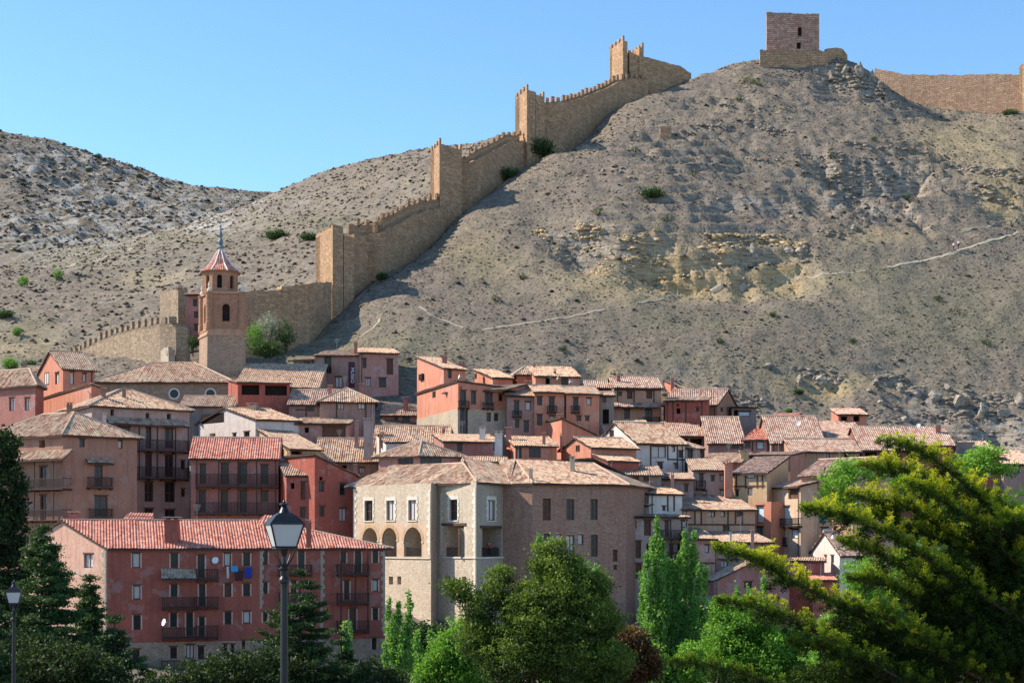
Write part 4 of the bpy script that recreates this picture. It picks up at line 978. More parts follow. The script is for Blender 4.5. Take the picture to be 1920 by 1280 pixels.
def textmesh(txt,size,loc,face,mat,parent,org,name='lettering',rot=0,depth=.01):
    cu=bpy.data.curves.new('t','FONT'); cu.body=txt; cu.size=size; cu.extrude=depth; cu.align_x='CENTER'; cu.align_y='CENTER'
    to=bpy.data.objects.new('t',cu); dg=bpy.context.evaluated_depsgraph_get(); me=bpy.data.meshes.new_from_object(to.evaluated_get(dg)) if False else to.to_mesh()
    me=me.copy(); bpy.data.objects.remove(to); ca,sa=math.cos(rot),math.sin(rot)
    for v in me.vertices:
        x=v.co.x*ca-v.co.y*sa; y=v.co.x*sa+v.co.y*ca; p=Vector(loc)+face.s*x+UP*y+face.n*v.co.z-Vector(org); v.co=p
    me.materials.clear(); me.materials.append(M[mat]); o=bpy.data.objects.new(name,me); COL.objects.link(o); o.parent=parent; return o
textmesh('MUSEO',.72,f.pt((a0+a1)/2+.12,(z0+z1)/2-.1,.14),f,'whitep',bn,mus.org,rot=R(-90))
H('small pinkish house with mossy roof left of the orange gable',(716,228),(787,228),None,777,'gable1',761,'pink','t_brown',dp=6,down=6,wins='w 739 781 746.5 791;w 754.5 780 768.5 794',ch=[(756,746,765,762,229,'rosy')],group=g)
H('wide low house with a plain tan roof in front of the garden shrubs',(702,205),(842,205),None,829,'gable1',800,'rosy','t_tan',down=6,group=g,ch=[(769,806,771,822,203,'pink'),(829,803,834,812,206,'rosy')])
H('little dormer house with white side wall and pantiled lean-to roof',(706,202),(724,196),(783,196),829,'shedBC',811,'white','t_tan',down=6,group=g,ov=.3,ch=[(712,812,718,822,198,'brown')])
H('red-walled house with straight eave behind three bulky white and red chimneys',(813,200),(832,194),(936,195),828,'shedBC',815,'rosy','t_tan',down=7,wins='w 857 832 867 846;o 924 830 932 844',ch=[(928,810,942,836,191,'white'),(899,802,910,820,196,'white'),(948,803,959,820,197,'rosy')],group=g,ov=.4)
H('terracotta house with dark glazed terrace and pale porch pillar',(950,200),(966,193),(1044,193.5),836,'shedBC',819,'orange','t_tan',down=8,wins='w 968 838 978 858;w 992 838 1014 858',ch=[(1017,813,1023,832,194,'rosy'),(1050,815,1054,828,196,'rosy')],group=g,ov=.35)
H('narrow roof strip directly behind the mansion ridge',(868,183),(948,183),None,866,'shedAB',858,'brown','t_tan',dp=5,down=4,group=g)
# upper row behind the centre
or1=H('large orange house with blank sunlit side wall over a stone base',(782,224),(859,206),(950,209),723,'shedCD',710,'orange','t_tan',down=11,rise=.6,base=('stone',766),
 wins='o 785 701 791.6 712;o 811 733.5 817 745;d 865 732 874 760;w 883 733 892.6 758;d 909 736 924 760;w 935 739 943 751.6;w 912 773 920 790;w 926 774 934 789;d 862.5 768 877 813',
 bal=[('bal',861,751,881,763,.6,'iron'),('bal',907,754,927,764,.6,'iron')],group=g)
H('raised upper storey of the large orange house with a round white dish',(782,225),(832,213),(873,215),690,'shedBC',669,'orange','t_tan',down=4,wins='w 839.4 694 847 709',bal=[('dish',860.5,706,4.2)],ch=[(829,667,838,676,219,'rosy'),(860,679,871,688,218,'rosy')],zbot=Z(735,215),group=g)
H('lean-to roof strip with tan tiles along the front of the orange house',(835,211),(948,206.3),None,730,'shedAB',714,'orange','t_brown',dp=5,down=.7,zbot=Z(729,207),group=g,rise=1.0)
H('mauve terraced house with small iron balcony right of the orange house',(951,207),(1001,207.5),None,742,'gable1',729,'mauve','t_tan',down=10,wins='d 964 751.5 973.6 778;w 985 753 995 769;w 965.6 787 973.6 802;d 982 789 991.6 810',bal=[('bal',961.6,769,979,779,.6,'iron')],group=g)
H('orange attic block with red side wall set back on the terrace roofs',(890,222),(924,214),(961,215),708,'shedBC',693,'orange','t_tan',down=4,zbot=Z(735,214),group=g,wins='w 888 700 894 710')
H('second orange attic block with a tan hipped roof',(958,220),(969,216),(1005,216.5),702,'hip',689,'orange','t_tan',zbot=Z(735,216),group=g)
H('long orange attic with two white dishes and a shaded window',(990,220),(1004,212),(1086,213),705,'shedBC',688,'orange','t_tan',zbot=Z(745,213),wins='o 1023 708 1033 722;w 1052 709.6 1065 725',bal=[('dish',1045,708.5,4),('dish',1068,715,3.5)],ch=[(1038,694,1043,707,214,'rosy'),(999,682,1004,690,219,'rosy')],group=g)
H('terracotta terraced house with blue-glazed balcony door',(1002,207),(1058,207.5),None,735,'gable1',724,'orange','t_tan',down=11,wins='w 1007 743.6 1016.6 759.5;d 1029 744 1040 771;w 1007 777 1017 797;w 1030 779 1040 790',bal=[('bal',1026,760,1045,771,.6,'iron')],group=g,ch=[(984,716,990,727,211,'rosy'),(993,716,998,727,211,'rosy')])
H('terracotta terraced house at the right end of the row with one balcony',(1062,207.3),(1124,208),None,738,'gable1',726,'orange','t_brown',down=9,wins='d 1074.6 745 1084.4 770;w 1100 746 1109 759.5;w 1081 779.5 1090 789;w 1097 780 1105 789',bal=[('bal',1072,760,1088,771,.6,'iron')],group=g)
H('narrow grey house with a dark garage-like doorway at the end of the terrace',(1125,209),(1151,209),None,742,'gable1',736,'grey','t_brown',down=8,wins='w 1130 743 1137 754;o 1130 767 1142 794',group=g)
H('low red house with striped brown roof left of the tall shuttered house',(1099,226),(1156,226),None,727,'gable1',715,'red','t_old',down=7,wins='w 1124 729 1131 737;w 1139 729 1147 737',ch=[(1109,726,1117,736,223,'rosy')],group=g)
H('brown house of two tiers with striped roofs and three small shuttered windows',(1151,224),(1240,224.5),None,726,'gable1',708,'tan','t_old',down=12,wins='w 1159.6 735 1166 742;s 1175.5 734 1186 747.6;s 1212 733.5 1223 747;w 1170 767.5 1181 785;d 1210 765 1223 793',
 bal=[('lean',1150,755,1236,763,1.2,'t_old'),('bal',1208,781,1238,793,1.0)],ch=[(1157,702,1163,716,226,'rosy')],beams='1158 727 1158 756;1189 727 1189 756;1226 727 1226 756;1152 731 1240 731',group=g)
H('red cottage with its chimney standing against the rocky slope',(1246,244),(1283,238),(1304,243),730,'shedBC',714,'orange','t_tan',down=7,ch=[(1258,709,1264,722,240,'rosy')],group=g)
H('long barn-like house with dark-striped roof under the rocks',(1244,230),(1345,229),(1382,234),757,'ghip2',731,'brown','t_old',down=9,wins='w 1351 745 1356 752;w 1362 741 1366 748',group=g,roof_='') if False else H('long barn-like house with dark-striped roof under the rocks',(1244,230),(1345,229),(1382,236),757,'gable1',731,'brown','t_old',down=9,wins='w 1351 765 1356 772;w 1364 762 1369 770',group=g)
H('deep red boxy house with plank-like walls and two tiny windows',(1247,222),(1326,221),None,750,'shedAB',746,'red','t_brown',dp=7,down=9,wins='o 1268.5 765 1275.7 775.5;w 1305 763.5 1311 771.5;o 1269 757 1273 761',beams='1286 750 1286 792;1262 750 1262 792;1316 750 1316 792',group=g)
H('open shed-like house with bright vertical striped roof under the red box',(1248,217),(1327,217),None,816,'shedAB',793,'brown','t_old',dp=5,down=8,wins='o 1256 822 1290 850;o 1294 822 1316 850',group=g)
H('black roofed shelter with pale blue panel at the foot of the rocks',(1372,232),(1418,232),None,764,'shedAB',759,'grey','t_brown',dp=5,down=6,wins='o 1376 768 1384 780;b 1385 771 1407 780',name='shelter',cat='shelter',rise=.3)
# white gabled group
H('white half-timbered house with a sunlit gable and large square window',(1115,206),(1193,197),(1284,199),829,'gable2',793,'white','t_tan',down=12,
 wins='o 1143 806 1151 818;w 1222.6 836 1249 858;w 1260 837 1266 847;w 1232.6 866.6 1243 879;w 1264 869 1269 878;o 1200 871 1206 878;w 1272 845 1281 858',beams='1220 830 1220 880;1252 830 1252 862;1270 830 1270 880;1252 861 1284 861',group=g)
H('grey flat dormer block on top of the white gabled house',(1155,205),(1211,205),None,792,'shedAB',788,'grey','t_tan',dp=4,down=2.5,zbot=Z(822,205),wins='o 1172 800 1188 806',group=g)
H('lilac wing of the white house under a small separate roof',(1280,200),(1313,201),None,840,'hip',830,'lilac','t_tan',dp=5,down=9,wins='d 1289 842 1299 859;w 1282.6 868 1292.4 884',beams='1280 861 1313 861',group=g)
H('big orange gable with pale roof and squat red chimney left of the white house',(990,216),(1053,201),(1120,205),812,'shedCD',788,'orange','t_tan',down=6,rise=1.9,ch=[(1044.5,778,1054.6,792,206,'orange')],group=g)
H('low tan-roofed upper storey behind the orange gable',(1053,210),(1130,210),None,799,'shedAB',790,'rosy','t_tan',dp=5,down=3,group=g)
H('small orange gabled house with single white-framed window',(1052,197),(1108,191),(1193,193),838,'gable2',821,'orange','t_tan',down=7,wins='w 1080 834 1087 846',group=g)
H('red-sided house with long tan roof, middle one of the stepped roofs by the white house',(1100,193),(1140,187),(1198,189),864,'shedBC',847,'red','t_tan',down=6,group=g,ov=.35)
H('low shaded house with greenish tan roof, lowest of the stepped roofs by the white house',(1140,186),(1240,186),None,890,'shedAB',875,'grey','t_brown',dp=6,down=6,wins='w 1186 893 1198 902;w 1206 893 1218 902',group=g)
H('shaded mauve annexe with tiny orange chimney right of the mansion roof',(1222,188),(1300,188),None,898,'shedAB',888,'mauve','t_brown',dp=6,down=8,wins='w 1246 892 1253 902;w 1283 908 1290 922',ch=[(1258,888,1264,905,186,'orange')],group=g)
# right of the mansion
H('brown timber-braced house with bright tan roof right of the mansion',(1172,188),(1217,181),(1279,182),926,'shedBC',906,'white','t_tan',down=6,wins='o 1172 918 1177 925;w 1242 949 1247.5 957',ch=[(1218,905,1224,914,184,'brown')],beams='1252 927 1252 958;1264 927 1264 958',group=g,ov=.35)
hr=H('low roof with square chimney directly beside the mansion corner',(1171,184),(1218,181),None,946,'shedAB',935,'white','t_tan',dp=3.5,down=4,wins='o 1172 948 1178 956;o 1202 949 1206 957',ch=[(1180,926,1189,938,182,'brown')],group=g)
H('tall pinkish-white house with black openings and stacked galleries right of the mansion',(1173,177),(1290,178.5),None,970,'shedAB',961,'lilac','t_brown',dp=7,down=16,
 wins='o 1179 975 1193.6 990;s 1207.6 975 1220.6 1003.5;s 1189.7 1014 1202 1046;o 1212 1018 1218 1031;s 1190 1056 1203 1084;d 1246 976 1254 1006;w 1277 976 1288 988;d 1255 1020 1263 1048;w 1270 1020 1276 1034',
 bal=[('gal',1243,993,1281,1008,1.1,(1258,1279),972),('gal',1245,1034,1285,1049,1.1,(1259,1283),1010)],group=g)
H('half-timbered brown house with long dark roof edged by a bright sunlit strip',(1281,182),(1416,184),None,955,'shedAB',928,'tan','t_brown',dp=8,down=9,wins='w 1329 958 1341 969;c 1352 958 1360 969;w 1381 957 1390.5 969;w 1355 985 1368 996',
 beams='1303 956 1303 982;1315 956 1315 982;1365 956 1365 982;1379 956 1379 982;1392 956 1392 982;1284 983 1415 983',group=g)
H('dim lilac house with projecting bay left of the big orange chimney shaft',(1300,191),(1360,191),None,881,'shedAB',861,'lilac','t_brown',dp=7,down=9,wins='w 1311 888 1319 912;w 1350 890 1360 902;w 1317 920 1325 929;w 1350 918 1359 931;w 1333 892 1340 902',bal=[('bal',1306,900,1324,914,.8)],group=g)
t=empty('chimney_stack',P(1365,920,189),'broad orange brick chimney shaft rising between dim lilac and half-timbered houses','chimney'); mb=MB(); mb.cbox(P(1365.5,932,189.5),.9,.8,Z(871,189)-Z(932,189)); mb.cbox(P(1365.5,871,189.5),1.05,.95,.12); mb.cbox(P(1362.5,869,189.5),.2,.7,.3); mb.cbox(P(1368.5,869,189.5),.2,.7,.3); mb.build('shaft','orange',t,P(1365,920,189))
H('half-timbered orange house with sagging striped roof',(1374,190),(1438,187),(1478,194),886,'shedAB',858,'ochre','t_old',down=10,wins='b 1400.6 888 1416 896;c 1401 914 1411 928;w 1378 918 1385 930',
 beams='1381 886 1381 915;1398 886 1398 915;1420 886 1420 915;1430 886 1430 915;1376 911 1434 911',group=g)
H('orange strip of wall with two blue-blinded windows under the half-timbered house',(1415,187.5),(1446,185.5),None,940,'flat',None,'orange','t_tan',dp=4,down=9,wins='b 1418 948 1432 980;t 1418 987.5 1431 1003',group=g)
H('tall cream house with blue-blinded balcony door, left half of the pale pair',(1441,190),(1501,183.5),None,911,'shedAB',886,'cream','t_old',dp=8,down=17,wins='s 1478 917 1496 935;b 1461 949 1481 984;b 1456.6 992 1472 1019;b 1482 992 1495.6 1009',bal=[('bal',1457,971,1495,985,.7,'iron'),('bal',1456,1007,1473,1020,.25,'iron')],group=g)
H('tall tan house with barred window and teal blind, right half of the pale pair',(1502,186),(1606,180.5),None,888,'gable1',861,'tan','t_old',dp=8,down=18,wins='o 1540.6 888.5 1551.6 899;g 1536 917 1557 945;t 1530 962 1549 980;b 1507 989 1524.5 1019;b 1539 989 1553 1000;w 1562 987 1568 995;t 1572 962 1590 980;s 1575 920 1590 940',bal=[('bal',1506,1006,1525,1020,.25,'iron')],group=g)
H('wide tan house with a straight striped roof above the pale pair',(1484,205),(1612,206),None,845,'gable1',824,'tan','t_old',dp=6,down=9,wins='w 1503 847 1511 856;w 1545 847 1556 859;o 1583 847 1595 858',group=g)
H('mauve house beneath the large dark-striped roof with green netting',(1328,212),(1396,212),None,829,'gable1',783,'mauve','t_old',dp=13,down=7,wins='w 1369 830 1385 841',group=g)
H('rosy shopfront-like house with pale window under a smooth reddish roof slope',(1394,211.5),(1442,210.5),(1500,226),824,'shedAB',776,'pink','t_red',down=7,wins='w 1396.5 826 1407 840;b 1418 827 1432 842',beams='1411 825 1411 846;1440 825 1440 846',group=g)
H('mauve house whose striped roof climbs up beside the grey skylight',(1446,209),(1545,209),None,829,'gable1',781,'mauve','t_old',dp=13,down=6,wins='o 1472 832 1484 846',bal=[('dish',1497,794,4.5)],group=g)
H('orange attic house with grey skylight panel and two dark windows',(1572,222),(1625,222),None,777,'shedAB',767,'orange','t_old',dp=5,down=4,wins='o 1577 780 1589 790;o 1600 779 1612 790',group=g)
H('striped roof house directly below the orange attic',(1552,213),(1626,213),None,823,'shedAB',791,'red','t_old',dp=9,down=6,group=g)
H('red-walled house behind the drooping golden branches',(1616,207),(1714,207),None,842,'gable1',801,'darkred','t_old',dp=12,down=14,wins='o 1622 847 1644 859;w 1667 846 1687 856;w 1634 890 1647 922;o 1690 880 1700 900',group=g)
H('house with skylight, dish and stub chimney at the right end of the striped roofs',(1717,208),(1788,208),None,833,'gable1',802,'red','t_old',dp=10,down=10,ch=[(1755,799,1764,810,211,'rosy')],bal=[('dish',1722,797,4)],group=g)
H('isolated red house with steep striped roof near the right edge',(1831,209),(1880,209),None,856,'shedAB',829,'red','t_old',dp=8,down=12,wins='b 1848 866 1860 892;w 1861 905 1869 916',group=g)
H('mauve house cut off by the right edge with a single green window',(1882,207),(1945,207),None,870,'shedAB',846,'mauve','t_old',dp=8,down=12,wins='t 1905 875 1912 887',group=g)
H('half-hidden grey wall house in front of the rocks behind the bright green leaves',(1792,212),(1828,212),None,828,'flat',None,'grey','t_old',dp=6,down=6,group=g)
H('low cottage with orange parapet and ochre chimney block in front of the netting',(1312,200),(1388,198),None,866,'shedAB',851,'orange','t_tan',dp=5,down=5,wins='o 1335 868 1340 872;o 1349 868 1356 872',group=g,ch=[(1389,847,1404,864,199,'ochre')])
H('terracotta house right of the ochre chimney with broken eave line',(1405,200),(1482,198),(1510,205),853,'shedAB',848,'orange','t_tan',down=6,wins='o 1416 857 1421 863;w 1457 857 1464 868',group=g)
H('lilac house with dusty roof and two white vents right of the tall poplar',(1342,176),(1446,177),None,1016,'shedAB',997,'mauve','t_brown',dp=7,down=9,wins='c 1399 1019 1410 1030;w 1427 1017 1434 1028;c 1352 1050 1365 1064',ch=[(1368,1000,1372,1008,176,'white'),(1408,996,1414,1010,176,'pink')],beams='1345 1048 1440 1048',group=g)
H('pinkish house with small brown window between poplar and dusty roof',(1292,175),(1341,175.5),None,1010,'shedAB',990,'pink','t_brown',dp=7,down=12,wins='w 1322 1021 1330 1036;w 1315 1060 1326 1072',beams='1303 1055 1340 1055',group=g)
H('rose-brown gabled house with a small cross-barred window below the lilac house',(1345,172),(1480,174),None,1085,'gable2',1052,'rosy','t_brown',dp=8,down=10,wins='w 1395 1090 1410 1102;o 1450 1118 1462 1126',group=g)
H('pink cottage low down behind the golden branch tips',(1318,166),(1402,167),None,1139,'shedAB',1120,'rosy','t_brown',dp=6,down=8,wins='s 1336 1148 1342 1166',group=g)
H('long windowless brick-red wall house with tiled coping below the pale pair',(1464,176),(1545,175),None,1052,'shedAB',1047,'red','t_tan',dp=4,down=9,group=g)
H('sunlit cream gable house with shaded mauve side among the golden branches',(1519,184),(1574.5,177),(1618,180),1038,'gable2',998,'white','t_old',down=12,wins='w 1558 1041 1563.6 1055;w 1546 1041 1550 1055;b 1600 1055 1612 1066;w 1596 1085 1606 1096',bal=[('dish',1560,1006,4)],group=g)
H('small lean-to with red tiles at the foot of the cream gable house',(1524,173),(1566,173),None,1087,'shedAB',1076,'red','t_red',dp=3,down=6,group=g)
# left background
H('salmon house with tall gabled turret and pale curtained windows',(72,214),(118,206),(177,208),690,'gable2',659,'orange','t_brown',down=10,wins='c 84 698 92 721;c 103 698 111 720;c 131 697 139 721;c 155 700 162 717',name='turret_house',group=g,ov=.45)
H('windowless salmon wall block stepping down below the gabled turret',(80,210),(171,198),(188,202),731,'shedDA',722,'orange','t_tan',down=9,rise=.7,group=g)
H('red corner house at the left edge with tan hipped roof and white finial',(-40,206),(66,200),(82,204),722,'hip',694,'rosy','t_tan',down=9,wins='c 17 745 27 770;c 46 745 56 769',group=g)
H('grey cottage roof peeping out left of the gabled turret',(35,222),(74,222),None,705,'gable1',688,'grey','t_tan',dp=6,down=4,ch=[(42,682,48,692,223,'grey')],group=g)
H('red lodge with two small windows wedged between ruined tower and belfry',(348,252),(381,252),None,553,'shedAB',548,'rosy','t_tan',dp=6,down=6,wins='w 362 562 370 574;w 364 585 372 596;w 364 608 372 620',name='lodge',zbot=Z(640,252))
# church
chn=H('long stone church nave with big tan roof and two round windows',(178,226),(436,226),None,716,'hip',684,'rubble','t_tan',dp=14,down=9,name='church_nave',cat='church',rise=3.6)
f=chn.fs['AB']
for px,py in((326.7,738),(394.7,738)):
    a,z=f.loc(px,py); m=MB(); t=MB()
    for k in range(18):
        q0,q1=2*math.pi*k/18,2*math.pi*(k+1)/18; c=f.pt(a,z,.05)
        r_=lambda q,rr:f.pt(a+math.cos(q)*rr,z+math.sin(q)*rr,.06)
        t.face([r_(q0,.62),r_(q0,.85),r_(q1,.85),r_(q1,.62)][::-1]); m.face([f.pt(a,z,.02),f.pt(a+math.cos(q0)*.63,z+math.sin(q0)*.63,.02),f.pt(a+math.cos(q1)*.63,z+math.sin(q1)*.63,.02)])
    o=t.build('round_window','quoin',chn.e,chn.org); m.build('pane','glass',o,chn.org)
H('church transept with broad mottled tan roof falling to the right',(440,219),(597,219.5),None,727,'shedAB',684,'rubble','t_tan',dp=15,down=8,name='church_transept',cat='church')
# stone quoined mansion ------------------------------------------------------------------
def mansion():
    pts=[(662,180),(808,168.8),(822,170.7),(893,165.4),(943,170.6),(998,169.0),(1173,173.5)]
    V=[Vector((X(*p),p[1],0)) for p in pts]; back=[V[-1]+Vector((4,11,0)),V[0]+Vector((6,9,0))]
    zt=Z(903,V[3].y)+.0; zb=Z(1175,170)-3; org=(V[3].x,V[3].y,zb); root=empty('mansion',org,'big stone mansion with arched loggia, quoined windows and long tan roof','mansion')
    hh=House(); hh.e=root; hh.org=org; mats=['mansion','mansion_shaded','mansion','mansion_shaded','mansionr','mansionr']
    wins={0:[('w',684,938,699,976),('w',725,938,740,975),('w',766,937,781,975),('A',680,989,708,1043),('A',717,989,744,1043),('A',758,988,791,1043),('o',729,1080,737,1095),('o',745,1080,752,1095)],
      2:[('w',843,936,858,975),('L',833,985,870,1043),('o',834,1080,845,1095),('o',866,1080,874,1095)],
      3:[('w',914,937,928,975),('L',903,990,940,1043)],
      5:[('s',1018,934,1033,975),('w',1062,935,1077,974),('w',1107,935,1121,974),('w',1020,1000,1031,1025),('w',1042,1001,1053,1022),('w',1063,1003,1077,1042),('w',1084,1001,1094,1021),('w',1108,1002,1121,1043),('s',1149,1030,1158,1052),('w',1066,1060,1075,1085),('w',1112,1060,1120,1072),('w',1150,1058,1157,1068)]}
    for i in range(len(V)-1):
        f=Face(V[i],V[i+1]); hl=[]; L=[]
        for t in wins.get(i,[]):
            r=f.rect(*t[1:5]); k=t[0]; d=.35 if k in'ws' else (2.6 if k in'AL' else .8)
            r=(max(.08,r[0]),min(f.L-.08,r[1]),r[2],r[3]); hl.append(r+(d,k=='A')); L.append((k,r))
        mb=MB(); wallface(mb,f,zb,zt,hl); mb.build('wall',mats[i],root,org)
        q=MB(); lo=MB()
        for k,r in L:
            a0,a1,z0,z1=r
            if q.f: q.build('window_surround','quoin' if i in(0,2,3) else 'tan',root,org); q=MB()
            if k in'ws':
                window(k,f,r,root,org,lintel=False)
                if i in(0,2,3):
                    n=6
                    for j in range(n):
                        ww=.32 if j%2 else .18; zz=z0+(z1-z0)*j/n; q.box(f.pt(a0-ww,zz,.05),f.s*ww,-f.n*.1,UP*((z1-z0)/n-.02)); q.box(f.pt(a1,zz,.05),f.s*ww,-f.n*.1,UP*((z1-z0)/n-.02))
                    m=7
                    for j in range(m):
                        ww=(a1-a0+.5)/m; q.box(f.pt(a0-.25+ww*j,z1+.01,.05),f.s*(ww-.02),-f.n*.1,UP*(.45 if j%2 else .36))
                    q.box(f.pt(a0-.15,z0-.12,.1),f.s*(a1-a0+.3),-f.n*.15,UP*.1)
                else: q.box(f.pt(a0-.12,z1+.06,.06),f.s*(a1-a0+.24),-f.n*.1,UP*.1)
            if k in 'AL':
                b=MB(); b.face([f.pt(a0-.6,z0,-2.55),f.pt(a1+.6,z0,-2.55),f.pt(a1+.6,z1,-2.55),f.pt(a0-.6,z1,-2.55)]); b.build('loggia_back_wall','tan' if k=='L' else 'brown',root,org)  # brown behind the arches puts their dark depth into the colour
                b=MB(); b.box(f.pt(a0+(a1-a0)*.45,z0,-2.5),f.s*(a1-a0)*.45,-f.n*.04,UP*(z1-z0)*.85); b.build('loggia_door','dark',root,org)
                rl=MB(); railing(rl,f,a0+.02,a1-.02,z0,z0+1.0,-.3,.14,.06,.03); rl.build('railing','iron',root,org)
                if k=='L':
                    lb=MB(); lb.box(f.pt(max(0,a0-.4),z1,.1),f.s*min(a1-a0+.8,f.L-a0),-f.n*.3,UP*.28); lb.build('lintel_beam','beam',root,org)
            if k=='o':
                b=MB(); b.face([f.pt(a0,z0,-.75),f.pt(a1,z0,-.75),f.pt(a1,z1,-.75),f.pt(a0,z1,-.75)]); b.build('opening','dark',root,org)  # dark sheet, inner shade given as colour
        if q.f: q.build('window_surround','quoin' if i in(0,2,3) else 'tan',root,org)
        for k,r in L:
            if k=='A' and i==0:
                a0,a1,z0,z1=r; c=(a0+a1)/2; rr=(a1-a0)/2; zc=z1-rr; t=MB()
                for j in range(12):
                    p0,p1=math.pi*j/12,math.pi*(j+1)/12
                    t.face([f.pt(c-math.cos(p0)*(rr+w2),zc+math.sin(p0)*(rr+w2),.05) if False else f.pt(c-math.cos(x)*(rr+w2),zc+math.sin(x)*(rr+w2),.05) for x,w2 in((p0,.02),(p1,.02),(p1,.42),(p0,.42))])
                t.build('arch_trim','ochre',root,org)
                t=MB(); t.box(f.pt(a0-.3,zc-.12,.1),f.s*.3,-f.n*.12,UP*.14); t.build('impost','quoin',root,org); t=MB(); t.box(f.pt(a1,zc-.12,.1),f.s*.3,-f.n*.12,UP*.14); t.build('impost','quoin',root,org)
        if i in(0,2,3):
            s_=MB(); _,zz=f.loc(f.px(f.L/2),1046); s_.box(f.pt(.0,zz,.12),f.s*(f.L-.004),-f.n*.15,UP*.12); s_.build('sill_course','quoin',root,org)
    f0=Face(V[0],V[1]); quoins(hh,f0,663,918,1040,1); quoins(hh,f0,807,918,1040,-1)
    # smooth pale band round the arches
    mb=MB(); r=[f0.rect(*t[1:5])+(.2,True) for t in wins[0] if t[0]=='A']; za=f0.rect(700,980,720,1043)[3]; wallface(mb,f0,f0.rect(700,980,720,1043)[2],za,r,.025,.05,f0.L-.05); mb.build('smooth_band','cream',root,org)
    f2=Face(V[2],V[3]); quoins(hh,f2,892,913,1175,-1,'quoin',.4); quoins(hh,f2,826,925,1040,1,'quoin',.3)
    f3=Face(V[3],V[4]); quoins(hh,f3,894,913,1175,1,'stone',.35)
    bb=MB()
    for p,q in((V[-1],back[0]),(back[0],back[1]),(back[1],V[0])): wallface(bb,Face(p,q),zb,zt)
    bb.build('wall','mansionr',root,org)
    # roof
    def e(px,py,D): return P(px,py,D)
    ov=zt-.05
    E0=Vector((X(646,181.0),181.0,ov));E1=Vector((X(894,165.5),165.5,ov)); rz=zt+2.45
    R0=Vector((X(735,184.5),184.5,rz)); R1=Vector((X(868,175.3),175.3,rz))
    E2=Vector((X(955,170.0),170.0,ov)); E3=Vector((X(999,168.5),168.5,ov)); E4=Vector((X(1181,173.0),173.0,ov)); RC=Vector((X(935,177.5),177.5,rz)); RD=Vector((X(968,176.5),176.5,rz+.35)); RE=Vector((X(1112,179.3),179.3,rz+.2))
    B4=back[0]+Vector((.6,.6,0));B4.z=ov; B0=back[1]+Vector((-.6,.6,0)); B0.z=ov
    def pl(ps): return (ps,ps[0],ps[1])
    def tri(l): return [pl(x) for x in l]
    polys=tri([[E0,E1,R1,R0],[E1,E2,RC,R1],[E2,E3,RD],[E2,RD,RC] ,[E3,E4,RE,RD],[E4,B4,RE],[B0,E0,R0],[B4,B0,R0,RE]])
    fix=[]
    for ps,a,b in polys:
        if len(ps)==4: # flatten fourth vertex on the plane
            n=(ps[1]-ps[0]).cross(ps[2]-ps[0]); z=ps[0].z-((ps[3].x-ps[0].x)*n.x+(ps[3].y-ps[0].y)*n.y)/n.z; ps=[ps[0],ps[1],ps[2],Vector((ps[3].x,ps[3].y,z))]
        if ps[0] is E2 and ps[1] is RD: fix.append((ps,E2,E3))
        else: fix.append((ps,ps[0],ps[1]))
    r=mkroof(None,fix,'t_tan',root,org,.27,.055,[(E0,R0),(R0,R1),(E1+UP*.05,R1+UP*.05),(E3+UP*.05,RD+UP*.05),(RD,RE),(E4,RE)])
    chimney(992,875,999,898,169.6,r,org,'cream',False); chimney(1069,858,1078,872,175,r,org,'cream')
    return root
mansion()
# ================================================================== scrub, rocks, paths
M['scrub']=leafmat('dry_scrub',[(.07,.06,.042),(.11,.09,.068),(.165,.132,.10),(.225,.185,.135),(.30,.255,.165)],.1,rough=.95)
M['rocks']=simple('hill_rock',(.27,.235,.195),.95,0,.55,1.6,.1)
def clumps(name,label,fn,x0,x1,y0,y1,n,s0,s1,mat,seed,tintr=(0,1),flat=.6,keep=None,kind='stuff',K=6):
    r=np.random.default_rng(seed); x=r.uniform(x0,x1,n); y=r.uniform(y0,y1,n); z,rock,px,py=fn(x,y)
    k=(px>-60)&(px<1980)&(py<900)
    if keep is not None: k&=keep(x,y,px,py,rock,r)
    x,y,z,px,py=x[k],y[k],z[k],px[k],py[k]; n=len(x); s=r.uniform(0,1,n)**2*(s1-s0)+s0
    an=np.arange(K)*2*np.pi/K; V=np.zeros((n,2*K+1,3)); 
    for q,(rr,hh) in enumerate(((1.0,-.15),(.72,.45))):
        a=an[None,:]+r.uniform(0,6.28,(n,1)); rad=rr*r.uniform(.65,1.25,(n,K))
        V[:,q*K:(q+1)*K,0]=np.cos(a)*rad; V[:,q*K:(q+1)*K,1]=np.sin(a)*rad; V[:,q*K:(q+1)*K,2]=hh*r.uniform(.7,1.3,(n,K))
    V[:,2*K,2]=r.uniform(.7,1.1,n); V[:,2*K,:2]=r.uniform(-.25,.25,(n,2)); V[...,2]*=flat
    V=V*s[:,None,None]+np.stack([x,y,z],-1)[:,None,:]
    f=[]
    for i in range(K):
        j=(i+1)%K; f+= [(i,j,K+j),(i,K+j,K+i),(K+i,K+j,2*K)]
    Fc=(np.array(f)[None]+(np.arange(n)*(2*K+1))[:,None,None]).reshape(-1,3)
    t=np.repeat(np.clip(r.uniform(tintr[0],tintr[1],n)+.25*fbm(x*.06,y*.06,3),0,1),2*K+1)
    o=soup(name,V,Fc,mat,tint=t); tag(o,label,'scrub' if 'scrub' in name or 'bush' in name else 'rocks',kind=kind); return o
noroad=lambda x,y,px,py,rock,r:(fbm(x*.1+5,y*.1,2)+r.uniform(-.5,.5,len(x))>-.28)
clumps('hill_scrub','low grey-brown scrub and dry grass tufts covering the near hillside',near_full,-115,150,232,372,46000,.10,.32,'scrub',3,(.2,1.0),.5,noroad)
clumps('dark_scrub','darker olive thyme bushes dotted over the near hillside',near_full,-115,150,232,372,1100,.25,.65,'scrub',4,(.1,.4),.6)
